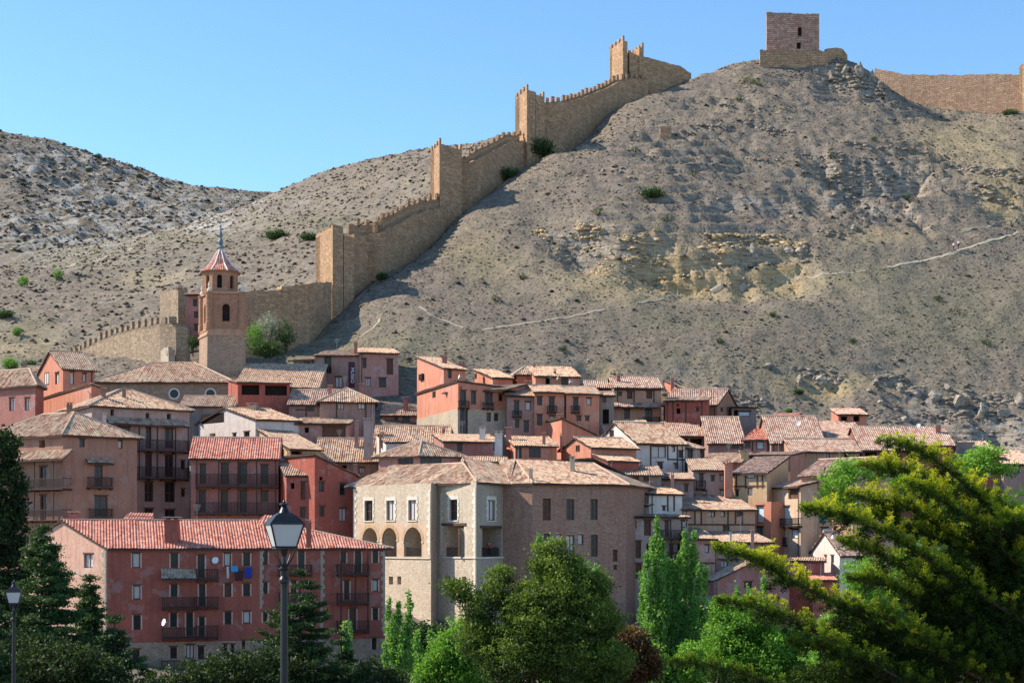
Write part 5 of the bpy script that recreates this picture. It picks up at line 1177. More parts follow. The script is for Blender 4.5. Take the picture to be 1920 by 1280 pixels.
clumps('slope_scrub','low scrub dotted over the middle hill behind the ramparts',midf,-170,60,285,600,14000,.25,.8,'scrub',5,(0,.9),.7)
clumps('far_scrub','dark scrub speckling the far rocky hill',farf,-330,-80,540,880,8000,.4,1.1,'scrub',6,(.15,.7),.7)
rk=lambda x,y,px,py,rock,r:(rock+r.uniform(-.35,.25,len(x))>.42)
clumps('loose_rocks','broken pale rock strewn below the ledges of the near hillside',near_full,-60,150,236,362,6000,.15,.7,'rocks',8,(0,1),.85,rk,K=5)
clumps('far_rocks','pale limestone outcrops scattered over the far hill',farf,-330,-100,540,860,3500,.6,2.4,'rocks',9,(0,1),.6,lambda x,y,px,py,rock,r:(rock+r.uniform(-.4,.2,len(x))>.3),K=5)
def path(pts,wd,mat,fn='near',name='dirt_path'):
    Q=[]
    for i in range(len(pts)-1):
        n=max(2,int(math.hypot(pts[i+1][0]-pts[i][0],pts[i+1][1]-pts[i][1])/6))
        for k in range(n):
            t=k/n; px=pts[i][0]*(1-t)+pts[i+1][0]*t; py=pts[i][1]*(1-t)+pts[i+1][1]*t
            if fn=='near': h=hitnear(px,py)
            else:
                D=np.arange(265,660,1.0); x=(px-HX)/F*D; z=midf(x,D)[0]; kk=np.argmax(z>=(HY-py)/F*D); h=(x[kk],D[kk],z[kk]) if kk>0 else None
            if h: Q.append(h)
    Q=np.array(Q); Q=np.array([np.median(Q[max(0,i-4):i+5],axis=0) for i in range(len(Q))]); Q=np.array([Q[max(0,i-3):i+4].mean(0) for i in range(len(Q))])
    f_=near_full if fn=='near' else midf; V=[];Fc=[];cols=4
    for i,q in enumerate(Q):
        d=Q[min(i+1,len(Q)-1)]-Q[max(0,i-1)]; d=d[:2]/max(1e-6,np.hypot(*d[:2])); nn=np.array([-d[1],d[0]])
        for c in range(cols): V.append(list(q[:2]+nn*wd*(c/(cols-1)-.5)*(1+.25*math.sin(i*1.3+c))))
    V=np.array(V); z=f_(V[:,0],V[:,1])[0].reshape(-1,cols); z=z+.07; V=np.column_stack([V,z.ravel()])
    for i in range(len(Q)-1):
        for c in range(cols-1): a=i*cols+c; Fc.append((a,a+1,a+cols+1,a+cols))
    return tag(soup(name,V,Fc,mat,smooth=True),kind='structure')
M['path']=simple('pale_dust',(.46,.40,.30),.95,0,.15,.8,.1); M['path2']=simple('tan_dust',(.33,.28,.215),.95,0,.2,.8,.1)
path([(1925,430),(1880,447),(1830,460),(1790,475),(1740,488),(1690,497),(1640,507)],.4,'path')
path([(1640,507),(1590,512),(1520,521),(1420,532),(1330,546),(1240,562),(1170,574)],.4,'path2')
path([(1150,578),(1060,597),(960,611),(880,622)],.4,'path2'); path([(775,562),(800,590),(850,608),(890,625)],.4,'path2'); path([(700,582),(722,602),(690,622),(655,648)],.45,'path2')
path([(1925,405),(1860,425),(1780,440)],.35,'path2')
path([(60,508),(140,498),(200,480),(270,460)],2.2,'path2','mid')
def ledge(name,label,lines,mat,seed,per=1.0):
    r=np.random.default_rng(seed); V=[];Fc=[];base=0
    cube=np.array([[-1,-1,-1],[1,-1,-1],[1,1,-1],[-1,1,-1],[-1,-1,1],[1,-1,1],[1,1,1],[-1,1,1]],float); fc=np.array([[3,2,1,0],[4,5,6,7],[0,1,5,4],[1,2,6,5],[2,3,7,6],[3,0,4,7]])
    for pts,w_,dens,sz in lines:
        Q=[hitnear(a,b) for a,b in pts]; Q=[q for q in Q if q]
        if len(Q)<2: continue
        for i in range(len(Q)-1):
            L=math.hypot(Q[i+1][0]-Q[i][0],Q[i+1][1]-Q[i][1]); n=int(L*dens*per*1.5)
            t=r.uniform(0,1,n); x=Q[i][0]+(Q[i+1][0]-Q[i][0])*t+r.normal(0,.3,n); y=Q[i][1]+(Q[i+1][1]-Q[i][1])*t+r.normal(0,w_,n)
            g_=np.clip(fbm(x*.22+seed,y*.22,2)*2.2+.75,0,1); k=r.uniform(0,1,n)<g_; x=x[k];y=y[k]; n=len(x)
            if n==0: continue
            z=near_full(x,y)[0]; s=sz*r.uniform(.25,1,n)**1.6
            for j in range(n):
                a=r.normal(0,.35); ca,sa=math.cos(a),math.sin(a); c=cube*(1+r.uniform(-.28,.28,(8,3))); c=c*np.array([s[j]*r.uniform(.7,1.7),s[j]*r.uniform(.4,.8),s[j]*r.uniform(.22,.5)])*.78; c[4:,:2]*=r.uniform(.7,.95)
                c=np.column_stack([c[:,0]*ca-c[:,1]*sa,c[:,0]*sa+c[:,1]*ca,c[:,2]+c[:,1]*.1]); V.append(c+np.array([x[j],y[j],z[j]+s[j]*.03])); Fc.append(fc+base); base+=8
    o=soup(name,np.concatenate(V),np.concatenate(Fc),mat); tag(o,label,'rocks',kind='stuff')
M['ledger']=simple('grey_ledge_rock',(.225,.19,.152),.95,0,.5,1.1,.1); M['ochrer']=simple('ochre_cliff_rock',(.44,.32,.18),.95,0,.45,1.1,.1)
ledge('ledge_rocks','broken grey ledges of stacked blocks running across the upper hillside',[([(1262,250),(1330,240),(1400,236),(1500,254),(1560,268),(1620,276),(1740,284)],.5,7,.75),([(1340,205),(1400,204),(1450,212)],.5,5,.55),([(1330,288),(1400,300),(1460,296)],.6,5,.6),([(1240,305),(1300,310),(1380,322)],.6,4,.5),
 ([(1500,318),(1560,330),(1620,336),(1690,345)],.7,7,.7),([(1560,350),(1600,368),(1650,378)],.8,6,.8),([(1780,316),(1850,322),(1925,334)],.7,7,.8),([(1790,350),(1860,366),(1925,380)],.8,6,.8),([(1500,285),(1550,300),(1600,305)],.5,5,.5),
 ([(1400,150),(1480,140),(1540,128)],.8,4,.5),([(1530,118),(1580,112),(1640,124),(1662,140)],1.0,16,1.1),([(1550,140),(1600,142),(1650,150)],1.2,14,1.2),([(1590,160),(1630,165),(1660,175)],1.0,10,1.0),([(1390,160),(1420,175),(1450,178)],.7,5,.6),
 ([(1060,330),(1130,320),(1200,335)],.7,4,.5),([(1130,360),(1230,370)],.6,3,.4)],'ledger',201)
ledge('cliff_rocks','ochre blocks and rubble of the yellow cliff band',[([(1000,434),(1060,438),(1120,444),(1180,458),(1230,462)],.6,8,.7),([(1230,462),(1300,458),(1380,452),(1450,456),(1510,462)],.7,9,.8),([(1120,480),(1180,500),(1240,500),(1290,490)],1.2,8,.6),([(1300,485),(1350,490),(1400,480)],1.0,6,.7),([(1100,510),(1160,535),(1230,545),(1290,535)],1.4,8,.45),([(1000,460),(1060,490),(1110,520)],1.4,5,.4)],'ochrer',202)
ledge('slope_rocks','rough grey rocks of the outcrops above the right-hand roofs',[([(1640,706),(1690,716),(1740,734),(1800,742),(1860,748),(1925,752)],.7,9,.75),([(1680,750),(1760,770),(1840,790),(1920,800)],1.2,6,.7),([(1480,700),(1530,704),(1590,708)],.7,8,.7),([(1330,660),(1400,668),(1430,690)],.9,4,.6),([(1240,732),(1310,736),(1380,748),(1440,765)],.8,9,.55),([(1580,775),(1660,790),(1740,800)],.9,5,.6),([(1500,470),(1560,440),(1620,430)],1.0,6,.7)],'ledger',203)
# boulders one can tell apart
def boulder(px,py,w_,h_,label,grp='large rocks above the houses',mat='rocks',seed=0):
    hh=hitnear(px,py)
    if not hh: return
    D=hh[1]; s=w_/F*D/2*(.62 if py<200 else .8); h_*=(.75 if py<200 else .85); import bmesh
    bm=bmesh.new(); bmesh.ops.create_icosphere(bm,subdivisions=3,radius=1); rr=random.Random(seed+int(px)); cuts=[(Vector((rr.uniform(-1,1),rr.uniform(-1,1),rr.uniform(-.6,1))).normalized(),rr.uniform(.38,.72)) for _ in range(14)]
    for v in bm.verts:
        for n,d in cuts:
            k=v.co.dot(n)
            if k>d: v.co-=n*(k-d)
        v.co+=v.co.normalized()*(.06*(int((v.co.z+2)*4.3)%2)+.03*math.sin(v.co.x*9))
        v.co.x*=s; v.co.y*=s*.9; v.co.z*=h_/F*D/2*1.1
    me=bpy.data.meshes.new('boulder'); bm.to_mesh(me); bm.free(); me.materials.append(M[mat]); o=bpy.data.objects.new('boulder',me); COL.objects.link(o)
    o.location=(hh[0],hh[1]+s*.2,hh[2]+h_/F*D*.22); o.rotation_euler=(0,0,rr.uniform(0,6)); tag(o,label,'boulder',grp)
for i,(px,py,w_,h_) in enumerate([(1500,720,34,30),(1535,722,44,34),(1560,700,22,16),(1440,688,26,18),(1690,735,30,30),(1722,742,34,30),(1755,752,46,42),(1800,765,56,50),(1845,775,48,44),(1885,782,40,40),(1778,735,30,26),(1640,722,28,22),(1655,760,30,18),(1915,760,36,40),
    (1560,150,34,34),(1585,142,34,44),(1610,140,38,50),(1635,150,34,46),(1650,168,26,34),(1530,140,26,22),(1575,170,22,20),(1390,745,30,20),(1430,760,36,22),(1340,738,24,16),(1700,790,26,16),(1500,480,30,26),(1413,478,30,40),(1600,435,26,22),(1480,478,44,26)]):
    up='on the summit beside the keep' if py<200 else ('in the yellow cliff band of the hillside' if py<500 else 'on the slope above the striped roofs')
    boulder(px,py,w_,h_,'weathered pale boulder '+up,'weathered boulders '+up,seed=i)
# ================================================================== foliage kit
def leafcloud(C,S,tint,lsize,aspect,seed,per,sp=(1,1,1),up=0.0,droop=0.0):
    """C centres (n,3), S spread (n,), tint (n,), per leaves each"""
    r=np.random.default_rng(seed); n=len(C); N_=n*per
    P_=np.repeat(C,per,0)+r.normal(0,1,(N_,3))*np.repeat(S,per)[:,None]*np.array(sp)*.6
    a=r.normal(0,1,(N_,3)); a/=np.linalg.norm(a,axis=1)[:,None]; b=r.normal(0,1,(N_,3)); b[:,2]+=up; b-=a*(a*b).sum(1)[:,None]; b/=np.linalg.norm(b,axis=1)[:,None]
    L=lsize*r.uniform(.6,1.3,N_); a=a*(L*aspect/2)[:,None]; b=b*(L/2)[:,None]
    V=np.stack([P_-b,P_+a,P_+b,P_-a],1).reshape(-1,3); Fc=np.arange(N_*4).reshape(-1,4)
    t=np.clip(np.repeat(tint,per)+r.normal(0,.1,N_),0,1)
    return V,Fc,np.repeat(t,4)
def join(L):
    Vs=[];Fs=[];Ts=[];o=0
    for V,Fc,t in L: Vs.append(V);Fs.append(Fc+o);Ts.append(t);o+=len(V)
    return np.concatenate(Vs),np.concatenate(Fs),np.concatenate(Ts)
def gr(x,y): return float(low(np.array([x]),np.array([y]))[0][0]) if y>66 else float(fore(np.array([x]),np.array([y]))[0][0])
M['bark']=simple('grey_bark',(.22,.19,.155),.95,0,.3,6,.1); M['barkd']=simple('dark_bark',(.07,.05,.04),.95,0,.3,6,.1); M['barkw']=simple('pale_poplar_bark',(.55,.54,.48),.9,0,.2,4,.1)
M['poplar']=leafmat('poplar_leaves',[(.04,.10,.022),(.09,.21,.04),(.16,.34,.07),(.27,.46,.12)],.5)
M['lime']=leafmat('fresh_green_leaves',[(.05,.12,.02),(.10,.24,.03),(.19,.38,.05),(.30,.48,.09)],.5)
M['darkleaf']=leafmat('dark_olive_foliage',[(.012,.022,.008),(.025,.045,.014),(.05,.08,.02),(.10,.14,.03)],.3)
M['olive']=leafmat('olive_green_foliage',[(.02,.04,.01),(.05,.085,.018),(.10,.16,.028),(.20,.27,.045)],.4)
M['conifer']=leafmat('cedar_needles',[(.012,.03,.012),(.03,.065,.02),(.065,.115,.035),(.12,.18,.055)],.25)
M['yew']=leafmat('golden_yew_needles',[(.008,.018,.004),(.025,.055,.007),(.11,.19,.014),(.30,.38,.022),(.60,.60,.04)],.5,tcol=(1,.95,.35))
M['bushg']=leafmat('garden_bush_leaves',[(.02,.045,.015),(.045,.09,.025),(.09,.16,.05)],.3); M['silver']=leafmat('silvery_leaves',[(.15,.17,.13),(.28,.31,.26),(.40,.43,.38)],.3)
M['rusty']=leafmat('rusty_young_leaves',[(.05,.03,.012),(.12,.055,.025),(.18,.13,.04)],.35)
def trunk(pts,r0,r1,mat,parent,org,name='trunk',n=8):
    mb=MB(); k=len(pts)-1
    for i in range(k): mb.tube(pts[i],pts[i+1],r0+(r1-r0)*i/k,r0+(r1-r0)*(i+1)/k,n)
    return mb.build(name,mat,parent,org,smooth=True)
def crown_tree(label,cat,name,px,D,blobs,ncl,cs,per,ls,mat,tmat,seed,asp=.7,tb=.5,grp=None,shell=.55,limb=14,tr=.16,sp=(1,1,.7),lightup=.25):
    """blobs: (px,py,rx_px,ry_px,depth_m,dD)"""
    r=np.random.default_rng(seed); x0=X(px,D); zg=gr(x0,D) if D<220 else gz(x0,D)
    org=(x0,D,zg); root=empty(name,org,label,cat,grp); C=[];T=[]
    vol=np.array([b[2]*b[3] for b in blobs],float); vol/=vol.sum()
    for b,v in zip(blobs,vol):
        n=max(3,int(ncl*v)); d=r.normal(0,1,(n,3)); d/=np.linalg.norm(d,axis=1)[:,None]; rad=r.uniform(shell**3,1,n)**(1/3)*(1+.22*vnoise(d[:,0]*3+seed,d[:,1]*3+d[:,2]*4))
        DD=D+(b[5] if len(b)>5 else 0); c=np.array([X(b[0],DD),DD,Z(b[1],DD)]); R_=np.array([b[2]/F*DD,b[4],b[3]/F*DD])
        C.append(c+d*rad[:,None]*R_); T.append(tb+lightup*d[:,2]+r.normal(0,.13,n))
    C=np.concatenate(C);T=np.concatenate(T); k=C[:,2]>zg+.3; C=C[k];T=T[k]
    V,Fc,t=leafcloud(C,np.full(len(C),cs),T,ls,asp,seed+1,per,sp)
    zt=Z(min(b[1] for b in blobs),D); pts=[Vector((x0,D,zg-.3))]
    for i in range(1,6): pts.append(Vector((x0+r.normal(0,.12),D+r.normal(0,.1),zg+(zt-zg)*.16*i)))
    trunk(pts,tr,tr*.35,tmat,root,org)
    lb=MB()
    for i in r.choice(len(C),min(limb,len(C)),replace=False):
        c=Vector(C[i]); t0=r.uniform(.15,.75); a=pts[0].lerp(pts[-1],t0); m=a.lerp(c,.5)+Vector((0,0,.1*(c-a).length)); lb.tube(a,m,tr*.35,tr*.22,5,False); lb.tube(m,c,tr*.22,tr*.06,5,False)
    lb.build('limbs',tmat,root,org); soup('crown',V,Fc,mat,root,org,t); return root
def poplar(label,px,D,stems,seed,mat='poplar',per=11,ls=.2,grp='poplars in the valley',dens=15.0,tb=.62):
    """stems: (px, top row, half width px) upright leafy spires rising from one trunk"""
    r=np.random.default_rng(seed); x0=X(px,D); zg=gr(x0,D); org=(x0,D,zg); root=empty('poplar',org,label,'poplar',grp); Vv=[]; tmb=MB(); base=Vector((x0,D,zg-.3))
    zf=zg+1.8; tmb.tube(base,(x0,D,zf),.22,.18,8,False)
    for i,(sx,top,hw) in enumerate(stems):
        dd=D+r.uniform(-1.2,1.2); tp=Vector((X(sx,dd),dd,Z(top,dd))); bs=Vector((x0,D,zf)); H_=(tp-bs).length; w_=hw/F*D*1.3
        mid_=bs.lerp(tp,.3)+Vector(((tp.x-bs.x)*.35,(tp.y-bs.y)*.35,0)); q=[bs,bs.lerp(mid_,.5)+Vector(((tp.x-bs.x)*.1,0,0)),mid_,mid_.lerp(tp,.5),tp]
        for j in range(4): tmb.tube(q[j],q[j+1],.12-.025*j,.10-.025*j,6,False)
        n=int(H_*dens*max(.6,w_/.5)); t=r.uniform(.12,1,n)**.85; seg=np.minimum((t*4).astype(int),3); fr=t*4-seg; Q=np.array([list(v) for v in q]); c=Q[seg]*(1-fr)[:,None]+Q[seg+1]*fr[:,None]
        rad=w_*np.clip(np.minimum(1.0,(1-t)*3.2+.22),0,1)*(.75+.4*np.sin(t*H_*2.2+i)); an=r.uniform(0,6.28,n); rr=rad*np.sqrt(r.uniform(0.15,1,n))
        c[:,0]+=np.cos(an)*rr; c[:,1]+=np.sin(an)*rr; Vv.append(leafcloud(c,np.full(n,.2),tb+.25*(rr/np.maximum(rad,.01)-.5)+r.normal(0,.1,n),ls,.85,seed*31+i,per,(.8,.8,1.5)))
    tmb.build('trunk','barkw',root,org,smooth=True); V,Fc,t=join(Vv); soup('crown',V,Fc,mat,root,org,t); return root
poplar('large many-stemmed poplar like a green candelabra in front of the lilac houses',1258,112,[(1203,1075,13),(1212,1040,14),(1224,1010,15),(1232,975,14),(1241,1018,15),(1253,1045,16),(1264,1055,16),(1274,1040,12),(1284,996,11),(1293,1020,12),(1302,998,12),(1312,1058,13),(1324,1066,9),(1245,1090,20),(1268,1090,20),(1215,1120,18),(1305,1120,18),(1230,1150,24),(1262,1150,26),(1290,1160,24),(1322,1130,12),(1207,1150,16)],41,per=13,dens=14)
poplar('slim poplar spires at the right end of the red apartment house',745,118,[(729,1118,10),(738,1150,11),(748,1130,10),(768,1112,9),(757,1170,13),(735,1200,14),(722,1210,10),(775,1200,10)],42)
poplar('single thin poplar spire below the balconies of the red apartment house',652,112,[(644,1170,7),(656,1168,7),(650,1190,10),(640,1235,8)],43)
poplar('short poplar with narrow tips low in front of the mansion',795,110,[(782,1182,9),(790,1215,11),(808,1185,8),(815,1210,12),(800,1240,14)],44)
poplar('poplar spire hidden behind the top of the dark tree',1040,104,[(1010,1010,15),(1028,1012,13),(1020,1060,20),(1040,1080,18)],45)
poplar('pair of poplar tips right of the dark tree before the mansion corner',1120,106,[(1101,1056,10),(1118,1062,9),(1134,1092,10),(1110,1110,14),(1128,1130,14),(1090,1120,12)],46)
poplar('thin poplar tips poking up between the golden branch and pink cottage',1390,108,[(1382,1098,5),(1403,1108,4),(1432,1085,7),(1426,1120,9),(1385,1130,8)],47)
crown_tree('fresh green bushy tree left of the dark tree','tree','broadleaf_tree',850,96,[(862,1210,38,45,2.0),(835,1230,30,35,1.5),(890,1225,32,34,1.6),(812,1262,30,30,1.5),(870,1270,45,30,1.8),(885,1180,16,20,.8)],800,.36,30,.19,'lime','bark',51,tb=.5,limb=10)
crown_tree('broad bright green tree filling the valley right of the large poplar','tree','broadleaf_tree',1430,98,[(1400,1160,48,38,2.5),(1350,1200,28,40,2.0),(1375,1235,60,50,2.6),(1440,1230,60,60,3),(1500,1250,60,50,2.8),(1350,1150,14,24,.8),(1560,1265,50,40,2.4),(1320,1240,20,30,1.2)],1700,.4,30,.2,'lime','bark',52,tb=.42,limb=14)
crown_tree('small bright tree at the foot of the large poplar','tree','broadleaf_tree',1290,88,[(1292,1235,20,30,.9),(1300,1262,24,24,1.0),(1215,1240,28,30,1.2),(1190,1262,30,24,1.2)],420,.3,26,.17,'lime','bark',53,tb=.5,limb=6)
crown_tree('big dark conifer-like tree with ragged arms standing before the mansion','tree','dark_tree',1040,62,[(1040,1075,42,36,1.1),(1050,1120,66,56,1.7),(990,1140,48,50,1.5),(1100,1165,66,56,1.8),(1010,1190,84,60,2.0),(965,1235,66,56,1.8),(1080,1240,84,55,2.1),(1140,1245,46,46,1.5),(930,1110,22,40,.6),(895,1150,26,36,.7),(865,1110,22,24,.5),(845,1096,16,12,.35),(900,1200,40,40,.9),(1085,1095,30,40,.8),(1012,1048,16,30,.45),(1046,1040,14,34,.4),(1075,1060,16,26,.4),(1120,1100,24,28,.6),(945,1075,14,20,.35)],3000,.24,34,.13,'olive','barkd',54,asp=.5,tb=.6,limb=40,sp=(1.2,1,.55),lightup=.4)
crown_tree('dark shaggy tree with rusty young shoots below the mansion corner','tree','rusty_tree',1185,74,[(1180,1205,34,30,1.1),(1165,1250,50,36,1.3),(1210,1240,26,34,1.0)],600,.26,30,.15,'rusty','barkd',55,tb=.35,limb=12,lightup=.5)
crown_tree('dark shrubbery at the foot of the mansion wall','shrub','shrub',800,150,[(790,1190,40,22,2),(830,1200,50,28,2),(880,1195,50,26,2),(930,1200,60,30,2),(765,1215,30,24,1.5)],600,.45,24,.28,'bushg','barkd',56,tb=.3,limb=4)
# conifers with tiered boughs
def conifer(label,px,D,top,wpx,seed,mat='conifer',tiers=22,brper=8,name='cedar',grp='dark conifers in front of the red house',bot=None,dens=34,ls=.11,slim=1.0,tb=.5):
    r=np.random.default_rng(seed); x0=X(px,D); zg=gr(x0,D); zt=Z(top,D); org=(x0,D,zg); root=empty(name,org,label,'conifer',grp); H_=zt-zg
    trunk([Vector((x0,D,zg-.3)),Vector((x0+.05,D,zg+H_*.5)),Vector((x0,D,zt-.1))],.2*H_/12,.03,'barkd',root,org)
    z0b=zg+.6; C=[];S=[];T=[];lb=MB(); Rm=wpx/F*D
    for k in range(tiers):
        for j in range(brper if k>1 else 4):
            t=min(1,max(.02,(k+r.uniform(-.3,1.3))/tiers)); z=zt-(zt-z0b)*t**1.05; Rr=Rm*min(1.0,(t*1.35)**.8)*slim
            an=r.uniform(0,6.28); L=Rr*r.uniform(.45,1.2)+.15; dirv=np.array([math.cos(an),math.sin(an),0]); up=r.uniform(-.05,.35)
            n=max(4,int(L*dens)); s=r.uniform(.08,1,n)**.8; hgt=up*s*L-.28*L*s**2+.12*L*s**6*2; wd=.30*L*(1-s)+.16
            side=r.normal(0,1,n)*wd*.7; perp=np.array([-dirv[1],dirv[0],0])
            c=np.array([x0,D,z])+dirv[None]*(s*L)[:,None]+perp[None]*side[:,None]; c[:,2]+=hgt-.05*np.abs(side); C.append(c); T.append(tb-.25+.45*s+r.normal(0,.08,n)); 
            e=Vector((x0,D,z))+Vector(dirv)*L*.9+Vector((0,0,(up*.9*L-.28*L*.81))); m=Vector((x0,D,z))+Vector(dirv)*L*.45+Vector((0,0,up*.45*L-.06*L)); lb.tube((x0,D,z),m,.035,.025,4,False); lb.tube(m,e,.025,.01,4,False)
    C=np.concatenate(C);T=np.concatenate(T); k=C[:,2]>zg+.2; C=C[k];T=T[k]
    lb.build('boughs','barkd',root,org); V,Fc,t=leafcloud(C,np.full(len(C),.2),T,ls*1.75,.4,seed,9,(1.2,1.2,.55)); soup('crown',V,Fc,mat,root,org,t); return root
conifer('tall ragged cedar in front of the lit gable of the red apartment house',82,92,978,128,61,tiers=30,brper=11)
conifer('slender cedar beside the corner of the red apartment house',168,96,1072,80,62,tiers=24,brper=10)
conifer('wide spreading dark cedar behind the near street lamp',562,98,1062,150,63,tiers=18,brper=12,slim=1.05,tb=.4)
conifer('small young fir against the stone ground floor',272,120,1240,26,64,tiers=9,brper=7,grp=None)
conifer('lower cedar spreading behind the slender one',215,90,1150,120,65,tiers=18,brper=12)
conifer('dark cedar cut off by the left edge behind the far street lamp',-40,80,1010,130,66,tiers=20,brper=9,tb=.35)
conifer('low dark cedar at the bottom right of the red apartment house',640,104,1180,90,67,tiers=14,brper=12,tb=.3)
crown_tree('deep green tree rising at the left edge before the galleries','tree','dark_tree',-15,120,[(-10,850,42,50,2),(0,930,50,60,2.5),(-10,1000,60,60,3),(-5,1090,70,60,3),(10,1180,80,60,3)],1600,.4,30,.26,'darkleaf','barkd',68,tb=.35,limb=14)
for i,(px,D,top,w_) in enumerate([(20,88,1190,110),(130,84,1215,110),(330,100,1262,70),(420,102,1235,100),(480,96,1215,110),(700,100,1245,70)]):
    crown_tree(['wide dark shrub mass at the bottom left under the cedars','dark shrub mass between the two tall cedars','low dark shrub left of the near lamp post','dark shrub clump just left of the near lamp post','dark shrub clump hugging the near lamp post','low dark shrub right of the single poplar spire'][i],'shrub','shrub',px,D,[(px,top+55,w_,60,2.5),(px-w_*.5,top+75,w_*.6,50,2),(px+w_*.5,top+80,w_*.6,50,2)],620,.4,26,.2,'darkleaf','barkd',90+i,tb=.35,limb=5)
# background greens near the church and on the slopes
def bush(px,py,w_,h_,label,mat='bushg',seed=0,D=None,name='bush',cat='bush',grp=None,per=14,n=130,ls=None):
    hh=hitnear(px,py+h_/2,236,372) if D is None else (X(px,D),D,Z(py+h_/2,D))
    if hh is None: return
    D=hh[1]; r=np.random.default_rng(seed+int(px)); org=tuple(hh); root=empty(name,org,label,cat,grp); d=r.normal(0,1,(n,3)); d/=np.linalg.norm(d,axis=1)[:,None]; s=w_/F*D/2; h=h_/F*D
    C=np.array(org)+d*r.uniform(.4,1,n)[:,None]*np.array([s,s*.8,h*.5])+np.array([0,0,h*.5]); V,Fc,t=leafcloud(C,np.full(n,s*.22),.5+.3*d[:,2]+r.normal(0,.1,n),ls or max(.14,s*.12),.8,seed,per)
    soup('foliage',V,Fc,mat,root,org,t); mb=MB(); 
    for i in range(5): mb.tube(Vector(org)-UP*.3,Vector(C[i]),.06,.03,5,False)
    mb.build('stems','barkd',root,org); return root
bush(478,633,38,60,'fresh green tree just right of the belfry','poplar',1,246,'garden_tree','tree'); bush(503,620,52,66,'silvery pale tree among the green ones right of the belfry','silver',2,248,'garden_tree','tree')
bush(535,630,42,60,'dark green tree right of the silvery one under the rampart','bushg',3,247,'garden_tree','tree'); bush(500,655,60,26,'grey-green low hedge at the foot of the garden trees','bushg',4,242); bush(362,645,22,36,'dark bush squeezed left of the belfry base','bushg',5,244)
bush(562,637,22,14,'round green shrub at the shadowed rampart foot','poplar',6); bush(1012,278,62,34,'pale green shrub at the foot of the third rampart tower','bushg',7,D=322); bush(955,328,46,26,'pale green shrub under the crumbling upper rampart','bushg',8,D=314)
bush(716,519,28,14,'dark shrub hugging the lower rampart','bushg',9); bush(852,793,24,22,'leafy garden shrub in front of the orange house base','bushg',10,222,n=50); bush(806,790,44,16,'dark ivy hedge left of the leafy garden shrub','bushg',11,224,n=60)
bush(1607,108,34,16,'dark bush crowning the summit rocks right of the keep','bushg',12); bush(1498,735,20,8,'olive bush among the boulders','bushg',13); bush(1895,214,34,14,'dark juniper bush under the saddle wall','bushg',14,D=352); bush(1225,368,50,14,'wide flat juniper on the open slope','bushg',15)
bush(20,682,34,22,'bright round tree behind the far-left roofs','poplar',16,250,'garden_tree','tree'); bush(55,684,36,14,'dark hedge behind the far-left roofs','bushg',17,252); bush(1480,770,14,10,'green weed clump by the roof ridge','poplar',18,D=232)
for i,(a,b,w_,h_) in enumerate([(44,528,22,22),(108,515,20,26),(32,622,20,22),(185,293,14,12),(165,320,12,9),(262,330,16,9),(8,590,40,16),(5,258,10,9),(338,343,12,6),(520,441,50,12),(580,445,40,10)]):
    D=np.arange(265,1000,2.0); x=(a-HX)/F*D; z=np.maximum(midf(x,D)[0],np.where(D>480,farf(x,D)[0],-99)); kk=np.argmax(z>=(HY-(b+h_/2))/F*D)
    if kk>0: bush(a,b,w_,h_,['small bright green tree on the lower left slope','lone dark juniper on the distant left hill','wide dark juniper patch behind the lowest rampart tower'][0 if i in(0,1,2) else (2 if i>8 else 1)],'poplar' if i<3 else 'bushg',20+i,D=float(D[kk]),name='slope_bush',grp=['little trees on the lower left slope','junipers on the distant hill','juniper patches behind the rampart'][0 if i in(0,1,2) else (2 if i>8 else 1)])
for i,(a,b) in enumerate([(1055,655),(1400,150),(1190,280),(1300,330),(1385,190),(1420,155),(1560,300),(1700,380),(1640,260),(1250,410),(980,520),(930,560),(1760,560),(1600,640),(1350,640),(1120,400),(1450,590),(1850,640),(1820,240)]):
    bush(a,b,18+(i*7)%14,9+(i*3)%6,'small dark juniper dotted on the open hillside','bushg',50+i,name='juniper',cat='bush',grp='dark junipers dotted on the open hillside',n=26)
